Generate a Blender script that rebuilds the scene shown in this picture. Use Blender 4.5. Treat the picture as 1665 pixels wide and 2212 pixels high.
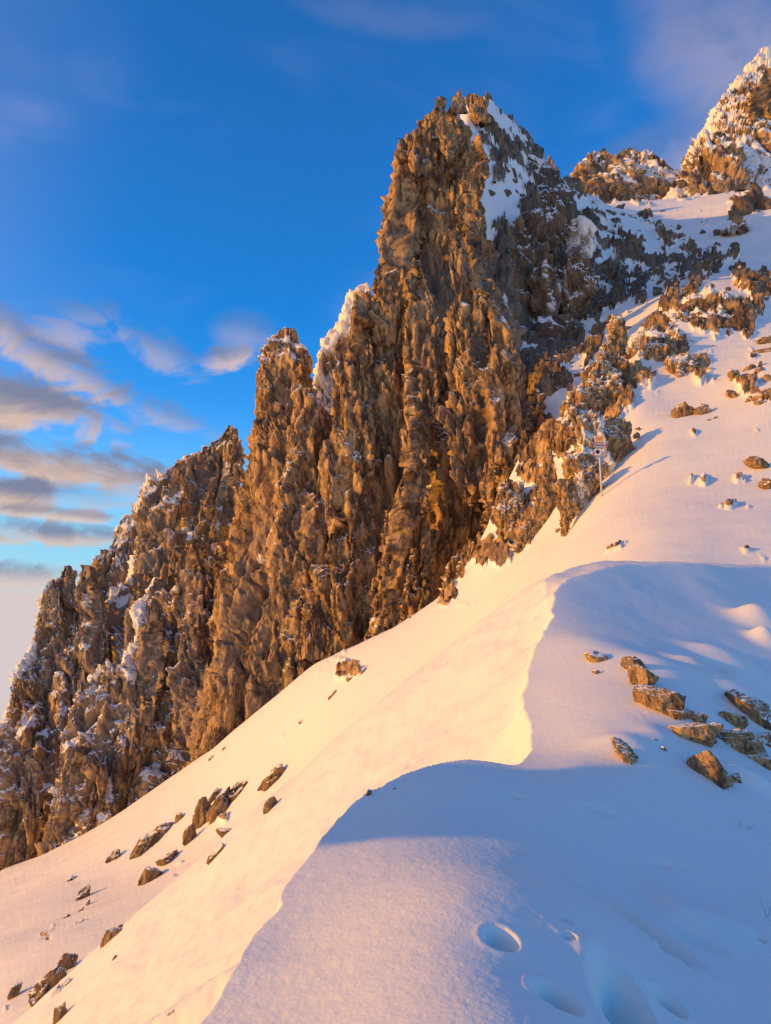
import bpy, math
import numpy as np
from mathutils import Vector

# ------------------------------------------------------------------ camera, sky, sun, exposure
scn = bpy.context.scene
for o in list(bpy.data.objects):
    bpy.data.objects.remove(o)
R = math.radians
PITCH = R(6.6)
LENS, SENS = 26.0, 36.0
PW, PH = 1665.0, 2211.0
F = LENS / SENS * PH
SUN_EL = R(12.0)
SUN_H = np.array([-0.97, -0.25]); SUN_H /= np.linalg.norm(SUN_H)      # horizontal direction towards the sun
SUN_DIR = np.array([SUN_H[0] * math.cos(SUN_EL), SUN_H[1] * math.cos(SUN_EL), math.sin(SUN_EL)])

cam_d = bpy.data.cameras.new('camera'); cam = bpy.data.objects.new('camera', cam_d)
scn.collection.objects.link(cam)
cam_d.sensor_fit = 'VERTICAL'; cam_d.sensor_height = SENS; cam_d.sensor_width = SENS
cam_d.lens = LENS; cam_d.clip_start = 0.05; cam_d.clip_end = 200000
cam.location = (0, 0, 0); cam.rotation_euler = (R(90) + PITCH, 0, 0)
scn.camera = cam
scn.render.resolution_x = 771; scn.render.resolution_y = 1024
scn.view_settings.view_transform = 'Standard'; scn.view_settings.look = 'None'
scn.view_settings.gamma = 1; scn.view_settings.use_curve_mapping = False
scn.view_settings.exposure = 0.0

sun_d = bpy.data.lights.new('sun', 'SUN'); sun = bpy.data.objects.new('sun', sun_d)
scn.collection.objects.link(sun)
sun_d.energy = 4.25; sun_d.angle = R(0.6); sun_d.color = (1.0, 0.46, 0.015)
sun.rotation_euler = Vector(SUN_DIR).to_track_quat('Z', 'Y').to_euler()


class NT:
    """tiny helper around a node tree"""
    def __init__(self, tree):
        self.t = tree; self.n = tree.nodes; self.l = tree.links; self.n.clear()

    def node(self, kind, **kw):
        n = self.n.new(kind)
        for k, v in kw.items():
            setattr(n, k, v)
        return n

    def put(self, sock, v):
        if v is None:
            return
        if hasattr(v, 'is_linked') or isinstance(v, bpy.types.NodeSocket):
            self.l.new(v, sock)
        else:
            if isinstance(v, (tuple, list)) and len(v) == 3 and len(sock.default_value) == 4:
                v = (*v, 1)
            sock.default_value = v

    def m(self, op, a, b=None, c=None, clamp=False):
        n = self.node('ShaderNodeMath', operation=op, use_clamp=clamp)
        self.put(n.inputs[0], a); self.put(n.inputs[1], b)
        if c is not None: self.put(n.inputs[2], c)
        return n.outputs[0]

    def mix(self, fac, a, b):
        n = self.node('ShaderNodeMix', data_type='RGBA')
        self.put(n.inputs[0], fac); self.put(n.inputs[6], a); self.put(n.inputs[7], b)
        return n.outputs[2]

    def ramp(self, x, lo, hi, a=0.0, b=1.0, smooth=True):
        n = self.node('ShaderNodeMapRange')
        n.interpolation_type = 'SMOOTHSTEP' if smooth else 'LINEAR'
        self.put(n.inputs[0], x); n.inputs[1].default_value = lo; n.inputs[2].default_value = hi
        n.inputs[3].default_value = a; n.inputs[4].default_value = b
        return n.outputs[0]

    def noise(self, vec, scale, detail=4, rough=0.55, dist=0.0):
        n = self.node('ShaderNodeTexNoise')
        self.put(n.inputs['Vector'], vec); n.inputs['Scale'].default_value = scale
        n.inputs['Detail'].default_value = detail; n.inputs['Roughness'].default_value = rough
        n.inputs['Distortion'].default_value = dist
        return n.outputs['Fac']

    def scalevec(self, vec, s, off=(0, 0, 0)):
        n = self.node('ShaderNodeMapping')
        self.put(n.inputs[0], vec); n.inputs['Scale'].default_value = s; n.inputs['Location'].default_value = off
        return n.outputs[0]


def pix(u, v, y=1.0):
    """world point seen at photo pixel (u,v) whose world y is `y`"""
    c, s = math.cos(PITCH), math.sin(PITCH)
    a = (u - PW / 2) / F; b = (PH / 2 - v) / F
    dy = c - b * s; dz = s + b * c
    return np.array([a / dy * y, y, dz / dy * y])


def azel(u, v):
    p = pix(u, v); p = p / np.linalg.norm(p)
    return math.atan2(p[0], p[1]), math.asin(p[2])


# ---- sky
w = bpy.data.worlds.new('World'); scn.world = w; w.use_nodes = True
N = NT(w.node_tree)
sky = N.node('ShaderNodeTexSky', sky_type='NISHITA', sun_disc=False)
sky.sun_elevation = SUN_EL
sky.sun_rotation = math.atan2(SUN_H[0], SUN_H[1])
sky.altitude = 1800; sky.air_density = 1.0; sky.dust_density = 0.3; sky.ozone_density = 3.0
hs = N.node('ShaderNodeHueSaturation'); hs.inputs['Saturation'].default_value = 1.34; hs.inputs['Value'].default_value = 1.0
N.l.new(sky.outputs[0], hs.inputs['Color'])
tc = N.node('ShaderNodeTexCoord'); gen = tc.outputs['Generated']
sep = N.node('ShaderNodeSeparateXYZ'); N.l.new(gen, sep.inputs[0])
az = N.m('ARCTAN2', sep.outputs[0], sep.outputs[1]); el = N.m('ARCSINE', sep.outputs[2])
SKYK = 1.0 / 0.13        # colours below are given as seen; the background strength divides them
def seen(c): return tuple(x * SKYK for x in c)
wbal = N.node('ShaderNodeVectorMath', operation='MULTIPLY'); N.l.new(hs.outputs['Color'], wbal.inputs[0]); wbal.inputs[1].default_value = (2.0, 2.0, 2.25)
col = wbal.outputs[0]
# towards the horizon the air turns turquoise, then a pale pink bank of haze
col = N.mix(N.ramp(el, 0.26, 0.03, 0, 0.75), col, seen((0.22, 0.58, 0.80)))
# soft wisps everywhere high up
wn = N.noise(N.scalevec(gen, (1, 1, 2.2), (3.1, 0.4, 1.2)), 2.3, 6, 0.55, 0.4)
col = N.mix(N.m('MULTIPLY', N.ramp(wn, 0.50, 0.78, 0, 0.40), N.ramp(el, 0.1, 0.5)), col, seen((0.33, 0.38, 0.72)))
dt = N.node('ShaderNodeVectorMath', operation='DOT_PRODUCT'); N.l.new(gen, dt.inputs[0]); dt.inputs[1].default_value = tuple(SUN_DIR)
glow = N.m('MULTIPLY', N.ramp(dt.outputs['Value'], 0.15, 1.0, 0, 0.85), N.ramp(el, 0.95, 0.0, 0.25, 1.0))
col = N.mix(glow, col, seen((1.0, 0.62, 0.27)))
# individual clouds: (u, v, half width, half height, tilt, density, lit share)
comb = N.node('ShaderNodeCombineXYZ'); N.l.new(az, comb.inputs[0]); N.l.new(el, comb.inputs[1])
cn1 = N.noise(N.scalevec(comb.outputs[0], (9, 15, 1)), 1.0, 9, 0.60, 0.9)
cn2 = N.noise(N.scalevec(comb.outputs[0], (20, 34, 1), (5, 3, 2)), 1.0, 6, 0.6, 0.2)
wob = N.m('ADD', N.m('MULTIPLY', N.m('SUBTRACT', cn1, 0.5), 3.7), N.m('MULTIPLY', N.m('SUBTRACT', cn2, 0.5), 1.6))
CL = [(60, 875, 200, 62, 8, 1.0, .55), (150, 1000, 230, 45, 6, 1.0, .35), (150, 800, 180, 40, 22, .75, .5),
      (165, 690, 95, 50, -8, .42, .5), (10, 700, 45, 45, 30, .5, .6), (500, 770, 90, 28, -14, .72, .8), (525, 715, 70, 45, 0, .25, .3),
      (360, 765, 80, 40, 25, .42, .5), (25, 1068, 75, 36, 0, .9, .7), (115, 1108, 105, 17, 2, .8, .8), (330, 890, 140, 32, 14, .45, .2),
      (85, 1150, 150, 26, 4, .6, .5), (160, 1160, 130, 20, 0, .6, .5), (280, 1040, 90, 55, 10, .45, .3), (40, 1245, 140, 26, 2, .7, .7), (1640, 70, 260, 170, 25, .30, .35), (1500, 330, 300, 90, -10, .30, .5), (850, 20, 260, 45, 5, .07, .3),
      (150, 1075, 120, 30, 0, .4, .4)]
seed_cl = 0
for (cu, cv, rw, rh, ang, dens, lit) in CL:
    if dens > .3: rw, rh = rw * 1.18, rh * 1.22
    a0, e0 = azel(cu, cv)
    da = N.m('SUBTRACT', az, a0); de = N.m('SUBTRACT', el, e0)
    ca, sa = math.cos(R(ang)), math.sin(R(ang))
    x = N.m('ADD', N.m('MULTIPLY', da, ca * F / rw), N.m('MULTIPLY', de, -sa * F / rw))
    y = N.m('ADD', N.m('MULTIPLY', da, sa * F / rh), N.m('MULTIPLY', de, ca * F / rh))
    r2 = N.m('ADD', N.m('MULTIPLY', x, x), N.m('MULTIPLY', y, y))
    dd = N.m('ADD', N.m('SUBTRACT', 1.0, r2), wob)
    if dens <= 0.30:      # thin mist without edges
        dd = N.m('ADD', N.m('SUBTRACT', 1.0, r2), N.m('MULTIPLY', wob, 0.25)); mask = N.ramp(dd, -0.5, 1.2, 0, dens * 1.5)
    else:
        mask = N.ramp(dd, 0.0, 1.05, 0, min(1, dens * 1.15))
    # undersides catch the low sun, tops turn grey-violet
    tone = N.ramp(N.m('ADD', y, N.m('MULTIPLY', wob, 0.45)), 0.50, -0.60, 0.0, 1.0)
    cc = N.mix(tone, seen((0.20, 0.235, 0.36)), seen((0.62 + .25 * lit, 0.46 + .16 * lit, 0.40 + .08 * lit)))
    col = N.mix(mask, col, cc)
# pale bank of mist low on the horizon, all the way round
low = N.noise(N.scalevec(comb.outputs[0], (3, 40, 1)), 1.0, 4)
band = N.ramp(N.m('ADD', el, N.m('MULTIPLY', N.m('SUBTRACT', low, 0.5), 0.03)), 0.045, -0.005, 0, 1)
col = N.mix(band, col, seen((0.70, 0.60, 0.60)))
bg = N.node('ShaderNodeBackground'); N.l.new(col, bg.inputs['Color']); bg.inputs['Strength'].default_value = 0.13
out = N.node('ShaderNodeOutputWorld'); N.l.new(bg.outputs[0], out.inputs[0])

# ------------------------------------------------------------------ numeric noise
U = np.uint32
def h3(ix, iy, iz, seed):
    with np.errstate(over='ignore'):
        h = (ix.astype(np.int64).astype(U) * U(374761393)) ^ (iy.astype(np.int64).astype(U) * U(668265263)) ^ (iz.astype(np.int64).astype(U) * U(2246822519)) ^ U((seed * 3266489917) & 0xffffffff)
        h ^= h >> U(15); h *= U(2246822519); h ^= h >> U(13); h *= U(3266489917); h ^= h >> U(16)
    return h

def gnoise(p, seed=0):
    """value noise -1..1"""
    i = np.floor(p); f = (p - i).astype(np.float32); i = i.astype(np.int64)
    f = f * f * f * (f * (f * 6 - 15) + 10)
    r = 0
    for dx in (0, 1):
        wx = f[:, 0] if dx else 1 - f[:, 0]
        for dy in (0, 1):
            wy = f[:, 1] if dy else 1 - f[:, 1]
            for dz in (0, 1):
                wz = f[:, 2] if dz else 1 - f[:, 2]
                r = r + wx * wy * wz * ((h3(i[:, 0] + dx, i[:, 1] + dy, i[:, 2] + dz, seed) >> U(8)).astype(np.float32) / 8388608.0 - 1.0)
    return r

def fbm(p, octs=4, seed=0, gain=0.5):
    r = 0; a = 1.0; t = 0
    for k in range(octs):
        r = r + a * gnoise(p * 2.03 ** k + 17.3 * k, seed + k); t += a; a *= gain
    return r / t

def facet(p, seed):
    """blocky rock: every cell has its own height and its own tilted face; edge is 0 along the cracks"""
    q = p - 0.5; b = np.floor(q).astype(np.int64)
    d1 = np.full(len(p), 9.0, np.float32); d2 = d1.copy()
    hb = np.zeros(len(p), U); cx = np.zeros((len(p), 3), np.float32)
    pf = p.astype(np.float32)
    for dx in (0, 1):
        for dy in (0, 1):
            for dz in (0, 1):
                ix, iy, iz = b[:, 0] + dx, b[:, 1] + dy, b[:, 2] + dz
                h = h3(ix, iy, iz, seed)
                c = np.stack([ix + 0.5 + ((h & U(1023)).astype(np.float32) / 1023 - .5) * .9,
                              iy + 0.5 + (((h >> U(10)) & U(1023)).astype(np.float32) / 1023 - .5) * .9,
                              iz + 0.5 + (((h >> U(20)) & U(1023)).astype(np.float32) / 1023 - .5) * .9], 1).astype(np.float32)
                e = pf - c
                ax = np.abs(e[:, 0] * .8 + e[:, 1] * .6); ay = np.abs(e[:, 1] * .8 - e[:, 0] * .6); az_ = np.abs(e[:, 2] + .3 * e[:, 0])
                d = np.maximum(np.maximum(ax, ay), az_) ** 2 + 0.12 * (ax * ax + ay * ay + az_ * az_)
                near = d < d1
                d2 = np.where(near, d1, np.minimum(d2, d))
                d1 = np.where(near, d, d1); hb = np.where(near, h, hb); cx[near] = e[near]
    with np.errstate(over='ignore'):
        g = hb * U(2654435761); g ^= g >> U(15); g *= U(2246822519); g ^= g >> U(13)
    gx = (g & U(1023)).astype(np.float32) / 511.5 - 1; gy = ((g >> U(10)) & U(1023)).astype(np.float32) / 511.5 - 1
    gz = ((g >> U(20)) & U(1023)).astype(np.float32) / 511.5 - 1
    tilt = cx[:, 0] * gx + cx[:, 1] * gy + cx[:, 2] * gz
    r = (hb >> U(9)).astype(np.float32) / 4194304.0 - 1.0
    return r, tilt, np.sqrt(d2) - np.sqrt(d1)

def rockdisp(p, size, amp, stretch=2.2, seed=0, octs=4, tone=None, slab=None):
    """summed blocky displacement in units of amp"""
    out = np.zeros(len(p), np.float32)
    wv = np.stack([gnoise(p / (size * 1.3) + 31.7, seed + 5), gnoise(p / (size * 1.3) + 71.1, seed + 6), gnoise(p / (size * 1.3) + 5.5, seed + 7)], 1)
    pw = p + wv * size * 0.13
    s = size; a = amp * 0.8; st = stretch
    for k in range(octs):
        q = pw / s; q[:, 2] /= st
        r, t, e = facet(q, seed + 11 * k)
        o_ = a * (0.6 * r + 1.45 * t - 0.38 * np.exp(-e * 20))
        out += o_ if slab is None or k < 2 else o_ * slab
        if tone is not None and k in (1, 2, 3): tone += r * (0.3, 0.4, 0.3)[k - 1]
        s *= 0.47; a *= 0.58; st = 1 + (st - 1) * 0.95
    return out

def sstep(x, a, b):
    t = np.clip((x - a) / (b - a), 0, 1); return t * t * (3 - 2 * t)

# ------------------------------------------------------------------ materials
def mat_mountain(name, snowy=True):
    """rock (from a per-vertex `snow` share) under patchy snow"""
    m = bpy.data.materials.new(name); m.use_nodes = True
    T = NT(m.node_tree)
    geo = T.node('ShaderNodeNewGeometry'); P = geo.outputs['Position']
    at = T.node('ShaderNodeAttribute', attribute_name='snow'); S = at.outputs['Fac']
    at2 = T.node('ShaderNodeAttribute', attribute_name='grain'); G = at2.outputs['Fac']      # metres of one small rock feature
    sc = T.node('ShaderNodeVectorMath', operation='DIVIDE'); T.l.new(P, sc.inputs[0])
    cg = T.node('ShaderNodeCombineXYZ')
    for i in range(3): T.l.new(G, cg.inputs[i])
    T.l.new(cg.outputs[0], sc.inputs[1]); Q = sc.outputs[0]
    Qs = T.scalevec(Q, (1, 1, 0.45))
    n1 = T.noise(Qs, 0.35, 6, 0.6, 0.6)
    n2 = T.noise(Qs, 1.6, 6, 0.65, 0.8)
    n3 = T.noise(Q, 0.06, 4, 0.5, 0.3)
    n4 = T.noise(Q, 4.0, 4, 0.6)
    at3 = T.node('ShaderNodeAttribute', attribute_name='tone'); n1 = T.m('ADD', n1, T.m('MULTIPLY', at3.outputs['Fac'], 0.22))
    base = T.mix(T.ramp(n1, 0.36, 0.66), (0.115, 0.068, 0.036), (0.62, 0.375, 0.155))
    base = T.mix(T.ramp(n2, 0.50, 0.72, 0, 0.75), base, (0.70, 0.51, 0.28))
    base = T.mix(T.ramp(n3, 0.46, 0.64, 0, 0.35), base, (0.32, 0.16, 0.085))
    n5 = T.noise(T.scalevec(P, (0.30, 0.30, 0.045)), 1.0, 5, 0.6, 0.4); n6 = T.noise(T.scalevec(P, (0.06, 0.06, 0.05), (7, 3, 1)), 1.0, 3, 0.5)
    base = T.mix(T.ramp(n5, 0.52, 0.66, 0, 0.60), base, (0.085, 0.060, 0.045))
    base = T.mix(T.ramp(n6, 0.50, 0.66, 0, 0.45), base, (0.30, 0.26, 0.215))
    base = T.mix(T.ramp(n2, 0.44, 0.30, 0, 0.85), base, (0.06, 0.045, 0.036))
    base = T.mix(T.ramp(n4, 0.60, 0.75, 0, 0.35), base, (0.45, 0.36, 0.15))
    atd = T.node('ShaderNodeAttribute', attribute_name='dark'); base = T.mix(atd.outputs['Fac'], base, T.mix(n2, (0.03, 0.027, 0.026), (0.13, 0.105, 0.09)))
    # snow threshold with frayed edge
    sn = T.m('ADD', S, T.m('ADD', T.m('MULTIPLY', T.m('SUBTRACT', n4, 0.5), 0.5), T.m('MULTIPLY', T.m('SUBTRACT', n2, 0.5), 0.5)))
    sm = T.ramp(sn, 0.46, 0.56)
    colr = T.mix(sm, base, (0.90, 0.865, 0.775))
    b1 = T.node('ShaderNodeBump'); b1.inputs['Strength'].default_value = 0.9
    def voro(vec, sc_):
        n = T.node('ShaderNodeTexVoronoi', feature='F1', distance='CHEBYCHEV'); T.l.new(vec, n.inputs['Vector']); n.inputs['Scale'].default_value = sc_; return n.outputs['Distance']
    hsum = T.m('ADD', T.m('ADD', T.m('MULTIPLY', voro(Qs, 0.9), -0.55), T.m('MULTIPLY', voro(Q, 2.6), -0.25)), T.m('MULTIPLY', n4, 0.18))
    T.l.new(hsum, b1.inputs['Height']); T.l.new(T.m('MULTIPLY', G, T.ramp(sm, 0, 1, 0.80, 0.10)), b1.inputs['Distance'])
    bs = T.node('ShaderNodeBsdfPrincipled')
    T.l.new(colr, bs.inputs['Base Color']); T.l.new(T.ramp(sm, 0, 1, 0.82, 0.65), bs.inputs['Roughness'])
    bs.inputs['Specular IOR Level'].default_value = 0.25
    T.l.new(b1.outputs[0], bs.inputs['Normal'])
    o = T.node('ShaderNodeOutputMaterial'); T.l.new(bs.outputs[0], o.inputs[0])
    return m

def mat_plain(name, c, rough=0.7, var=0.15, scale=40):
    m = bpy.data.materials.new(name); m.use_nodes = True
    T = NT(m.node_tree)
    geo = T.node('ShaderNodeNewGeometry')
    n = T.noise(geo.outputs['Position'], scale, 5, 0.6)
    cc = T.mix(n, tuple(x * (1 - var) for x in c), tuple(min(1, x * (1 + var)) for x in c))
    bs = T.node('ShaderNodeBsdfPrincipled'); T.l.new(cc, bs.inputs['Base Color']); bs.inputs['Roughness'].default_value = rough
    o = T.node('ShaderNodeOutputMaterial'); T.l.new(bs.outputs[0], o.inputs[0])
    return m

def mat_snow():
    m = bpy.data.materials.new('snow'); m.use_nodes = True
    T = NT(m.node_tree)
    geo = T.node('ShaderNodeNewGeometry'); P = geo.outputs['Position']
    n1 = T.noise(P, 55, 3, 0.6); n2 = T.noise(P, 14, 4, 0.6)
    b1 = T.node('ShaderNodeBump'); b1.inputs['Strength'].default_value = 0.5; b1.inputs['Distance'].default_value = 0.006
    T.l.new(T.m('ADD', n1, T.m('MULTIPLY', n2, 1.2)), b1.inputs['Height'])
    bs = T.node('ShaderNodeBsdfPrincipled')
    T.l.new(T.mix(n2, (0.88, 0.85, 0.77), (0.91, 0.885, 0.80)), bs.inputs['Base Color'])
    bs.inputs['Roughness'].default_value = 0.6; bs.inputs['Specular IOR Level'].default_value = 0.2
    T.l.new(b1.outputs[0], bs.inputs['Normal'])
    o = T.node('ShaderNodeOutputMaterial'); T.l.new(bs.outputs[0], o.inputs[0])
    return m

M_ROCK = mat_mountain('snow_dusted_rock')
M_SNOW = mat_snow()

# ------------------------------------------------------------------ mesh building
def mesh_from(name, verts, faces, mat, attrs=None, smooth=True):
    """verts (n,3), faces (m,4) quads with index arrays"""
    me = bpy.data.meshes.new(name)
    me.vertices.add(len(verts)); me.vertices.foreach_set('co', np.ascontiguousarray(verts, np.float32).ravel())
    k = faces.shape[1]
    me.loops.add(faces.size); me.loops.foreach_set('vertex_index', np.ascontiguousarray(faces, np.int32).ravel())
    me.polygons.add(len(faces)); me.polygons.foreach_set('loop_start', np.arange(len(faces), dtype=np.int32) * k)
    me.polygons.foreach_set('loop_total', np.full(len(faces), k, np.int32))
    me.update(calc_edges=True)
    if smooth and mat is not M_ROCK: me.polygons.foreach_set('use_smooth', np.ones(len(faces), bool))
    for an, av in (attrs or {}).items():
        at = me.attributes.new(an, 'FLOAT', 'POINT')
        at.data.foreach_set('value', np.ascontiguousarray(np.broadcast_to(np.asarray(av, np.float32), (len(verts),))))
    if mat: me.materials.append(mat)
    return me

def link(name, me, parent=None, label=None, cat=None, group=None, kind=None):
    o = bpy.data.objects.new(name, me); scn.collection.objects.link(o)
    if parent is not None: o.parent = parent
    if label: o['label'] = label
    if cat: o['category'] = cat
    if group: o['group'] = group
    if kind: o['kind'] = kind
    return o

def gridfaces(nr, nc, wrap=False):
    r = np.arange(nr - 1)[:, None]; c = np.arange(nc if wrap else nc - 1)[None, :]
    c2 = (c + 1) % nc
    f = np.stack([r * nc + c, (r + 1) * nc + c, (r + 1) * nc + c2, r * nc + c2], -1)
    return f.reshape(-1, 4)

def gridnormals(P3, wrap=False):
    """P3 (nr,nc,3)"""
    dr = np.gradient(P3, axis=0)
    if wrap: dc = (np.roll(P3, -1, 1) - np.roll(P3, 1, 1)) / 2
    else: dc = np.gradient(P3, axis=1)
    n = np.cross(dc, dr); n /= np.linalg.norm(n, axis=2, keepdims=True) + 1e-9
    return n

# ------------------------------------------------------------------ the ground as height functions
class TPS:
    def __init__(self, X, z, lam=1e-4):
        n = len(X); self.X = X
        K = self.k(X[:, None, :] - X[None, :, :]) + lam * np.eye(n)
        Pm = np.hstack([np.ones((n, 1)), X])
        A = np.block([[K, Pm], [Pm.T, np.zeros((3, 3))]])
        s = np.linalg.solve(A, np.concatenate([z, np.zeros(3)]))
        self.w, self.c = s[:n], s[n:]

    def k(self, d):
        r2 = (d ** 2).sum(-1)
        return 0.5 * r2 * np.log(r2 + 1e-12)

    def __call__(self, X):
        out = np.empty(len(X))
        for i in range(0, len(X), 20000):
            x = X[i:i + 20000]
            out[i:i + 20000] = self.k(x[:, None, :] - self.X[None]) @ self.w + self.c[0] + x @ self.c[1:]
        return out

# --- far ground: snow slope, saddle, gully (photo pixel u, v and distance y of what is seen there)
TP = [  # skyline of the big snow slope in front of the cliffs
    (0, 1890, 60), (200, 1792, 56), (400, 1655, 52), (560, 1545, 48), (700, 1440, 44), (830, 1385, 41), (930, 1310, 38), (1000, 1255, 36), (1075, 1190, 34), (1150, 1150, 32.5),
    # falling away behind that skyline
    (0, 2030, 82), (200, 1930, 78), (400, 1790, 74), (560, 1690, 68), (700, 1590, 64), (930, 1420, 56), (1050, 1300, 50), (1120, 1210, 46),
    (0, 2250, 140), (400, 2000, 130), (800, 1500, 120),
    # slope itself
    (0, 2211, 20), (0, 2000, 36), (220, 2211, 17), (430, 2211, 14), (200, 2000, 28), (300, 1850, 38), (450, 1745, 38), (620, 1900, 17), (500, 1900, 24), (620, 1640, 35),
    (750, 1720, 20), (700, 1560, 34), (850, 1480, 31), (900, 1640, 18), (1000, 1560, 18), (1000, 1380, 29), (1100, 1480, 17), (1150, 1300, 21), (1150, 1200, 28), (1220, 1190, 23), (1220, 1150, 27.5),
    (1298, 1052, 28), (1250, 1105, 27.5), (1400, 1150, 20), (1400, 1030, 26), (1500, 1130, 20), (1665, 1150, 19), (1500, 1000, 26), (1665, 1020, 23.5), (1550, 930, 29), (1665, 900, 28.5),
    (1400, 950, 30), (1340, 990, 30), (1460, 880, 33), (1380, 880, 34), (1560, 840, 34), (1665, 830, 32), (1430, 820, 38), (1665, 770, 38), (1560, 770, 40), (1500, 720, 43), (1380, 780, 40),
    (1300, 880, 38), (1230, 980, 35), (1200, 1080, 32.5), (1610, 690, 45), (1665, 680, 46), (1550, 640, 48), (1450, 700, 45),
    # shaded gully behind
    (1290, 800, 50), (1230, 900, 46), (1150, 1000, 44), (1100, 1080, 43), (1200, 780, 54), (1150, 880, 50), (1350, 700, 56), (1280, 690, 60), (1150, 690, 60), (1665, 600, 62), (1500, 600, 66),
    (1400, 620, 70), (1300, 620, 68), (1180, 590, 66), (1350, 540, 82), (1450, 530, 88), (1600, 520, 84), (1665, 540, 78), (1250, 470, 84), (1380, 460, 112), (1480, 450, 112), (1600, 450, 98), (1665, 450, 94),
    # ridge running back from the tower
    (1000, 330, 62), (1000, 240, 70), (1060, 240, 71), (1110, 300, 74), (1160, 345, 80), (1210, 388, 90), (1240, 405, 98), (1020, 450, 60), (1100, 440, 66), (1180, 430, 74), (1050, 350, 64),
    (1330, 440, 125), (1420, 440, 135),
    # behind the ridge it drops
    (1000, 420, 95), (1100, 480, 105), (1180, 520, 125), (900, 700, 90), (1000, 700, 130), (1300, 600, 160), (1450, 500, 190), (1665, 480, 190),
    # outside the frame
    (-900, 2500, 60), (-900, 3000, 20), (-900, 3000, 120), (2500, 1150, 18), (2500, 900, 30), (2500, 600, 60), (2500, 400, 110), (2500, 500, 190),
    (832, 2300, 6), (300, 2800, 6), (1500, 1900, 7), (-900, 4200, 6), (2500, 2050, 7), (2500, 1500, 12), (1300, 1500, 11), (1665, 1480, 12), (1665, 1300, 16), (1900, 1300, 15)]
_X, _Z = [], []
for u, v, y in TP:
    p = pix(u, v)
    _X.append((p[0], 0.55 * math.log(y))); _Z.append(p[2])
tpsT = TPS(np.array(_X), np.array(_Z), 2e-5)

def hT(x, y):
    y = np.maximum(y, 1.0)
    return y * tpsT(np.stack([x / y, 0.55 * np.log(y)], 1))

# --- near ridge: crest line and surface
CREST = [(-0.9, -12), (-0.80, 0.6)]
for u, v, y in [(430, 2211, 2.8), (520, 2060, 3.25), (620, 1903, 4.0), (700, 1795, 4.6), (790, 1712, 5.1), (900, 1655, 5.5), (1010, 1640, 5.75), (1105, 1655, 5.9),
                (1150, 1625, 6.5), (1142, 1570, 7.0), (1122, 1500, 7.7), (1150, 1410, 8.5), (1190, 1330, 9.5), (1200, 1280, 10.4), (1235, 1243, 11.2), (1310, 1226, 11.9), (1400, 1219, 12.6), (1530, 1221, 13.5), (1665, 1224, 14.8)]:
    p = pix(u, v, y); CREST.append((p[0], p[1]))
CREST += [(16, 22), (60, 40)]
CREST = np.array(CREST)
NP = [(430, 2211, 2.8), (520, 2060, 3.25), (620, 1903, 4.0), (700, 1795, 4.6), (790, 1712, 5.1), (900, 1655, 5.5), (1010, 1640, 5.75), (1105, 1655, 5.9), (1150, 1625, 6.45),
      (1142, 1570, 7.0), (1122, 1500, 7.7), (1150, 1410, 8.5), (1190, 1330, 9.5), (1200, 1280, 10.4), (1235, 1243, 11.2), (1310, 1226, 11.9), (1400, 1219, 12.6), (1530, 1221, 13.5), (1665, 1224, 14.8),
      (700, 2211, 2.58), (1000, 2211, 2.36), (1160, 2211, 2.39), (1300, 2211, 2.62), (1480, 2211, 3.0), (1665, 2211, 3.3), (620, 2050, 3.25), (800, 1950, 3.48), (1000, 1950, 3.22), (1200, 1950, 3.42), (1400, 1950, 4.2), (1665, 1950, 4.6),
      (1000, 1780, 4.6), (1300, 1780, 4.95), (1500, 1800, 5.2), (1665, 1800, 5.6), (1250, 1650, 5.8), (1400, 1640, 6.0), (1560, 1620, 6.7), (1665, 1620, 7.3), (1250, 1500, 7.35), (1400, 1480, 7.5), (1560, 1490, 8.2), (1665, 1500, 9.0),
      (1300, 1380, 8.9), (1480, 1400, 9.4), (1665, 1400, 10.4), (1350, 1290, 10.9), (1500, 1300, 11.6), (1665, 1300, 12.8)]
_P = np.array([pix(*q) for q in NP] + [(0, 0, -1.62), (-.9, -12, -1.6), (0, -8, -1.5), (4, -3, -1.9), (5, 3, -2.4), (12, 8, -2.2), (25, 20, -1), (14, 0, -3), (30, 35, 0), (-6, -10, -2), (12, 28, 2.0)])
tpsN = TPS(_P[:, :2], _P[:, 2], 1e-3)

def crest_dist(x, y):
    best = np.full(len(x), 1e9); sgn = np.ones(len(x))
    P = np.stack([x, y], 1)
    for i in range(len(CREST) - 1):
        A, B = CREST[i], CREST[i + 1]; d = B - A; L = (d ** 2).sum()
        t = np.clip(((P - A) @ d) / L, 0, 1)
        q = A + t[:, None] * d
        r = np.hypot(*(P - q).T)
        cr = d[0] * (P[:, 1] - A[1]) - d[1] * (P[:, 0] - A[0])
        m = r < best
        best = np.where(m, r, best); sgn = np.where(m, np.sign(cr), sgn)
    return best * sgn        # positive on the falling side

# boot and pole holes in the near snow: photo pixel, radii (m), depth, rotation
HOLES = [(1080, 2035, .050, .062, .12, 0), (1200, 2160, .060, .064, .18, 0), (1224, 2003, .022, .022, .05, 0), (1228, 2045, .024, .022, .05, 0), (1455, 2068, .055, .035, .12, .3),
         (1440, 2170, .05, .05, .12, 0), (1370, 1990, .06, .26, .20, .45), (1345, 2180, .08, .20, .20, -.1), (1420, 2020, .05, .22, .07, .5), (1110, 1718, .05, .03, .025, 0),
         (1500, 2030, .12, .12, .05, 0), (1640, 2040, .03, .03, .05, 0), (1425, 1860, .06, .04, .025, 0), (1300, 1750, .1, .06, .02, 0)]
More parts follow.
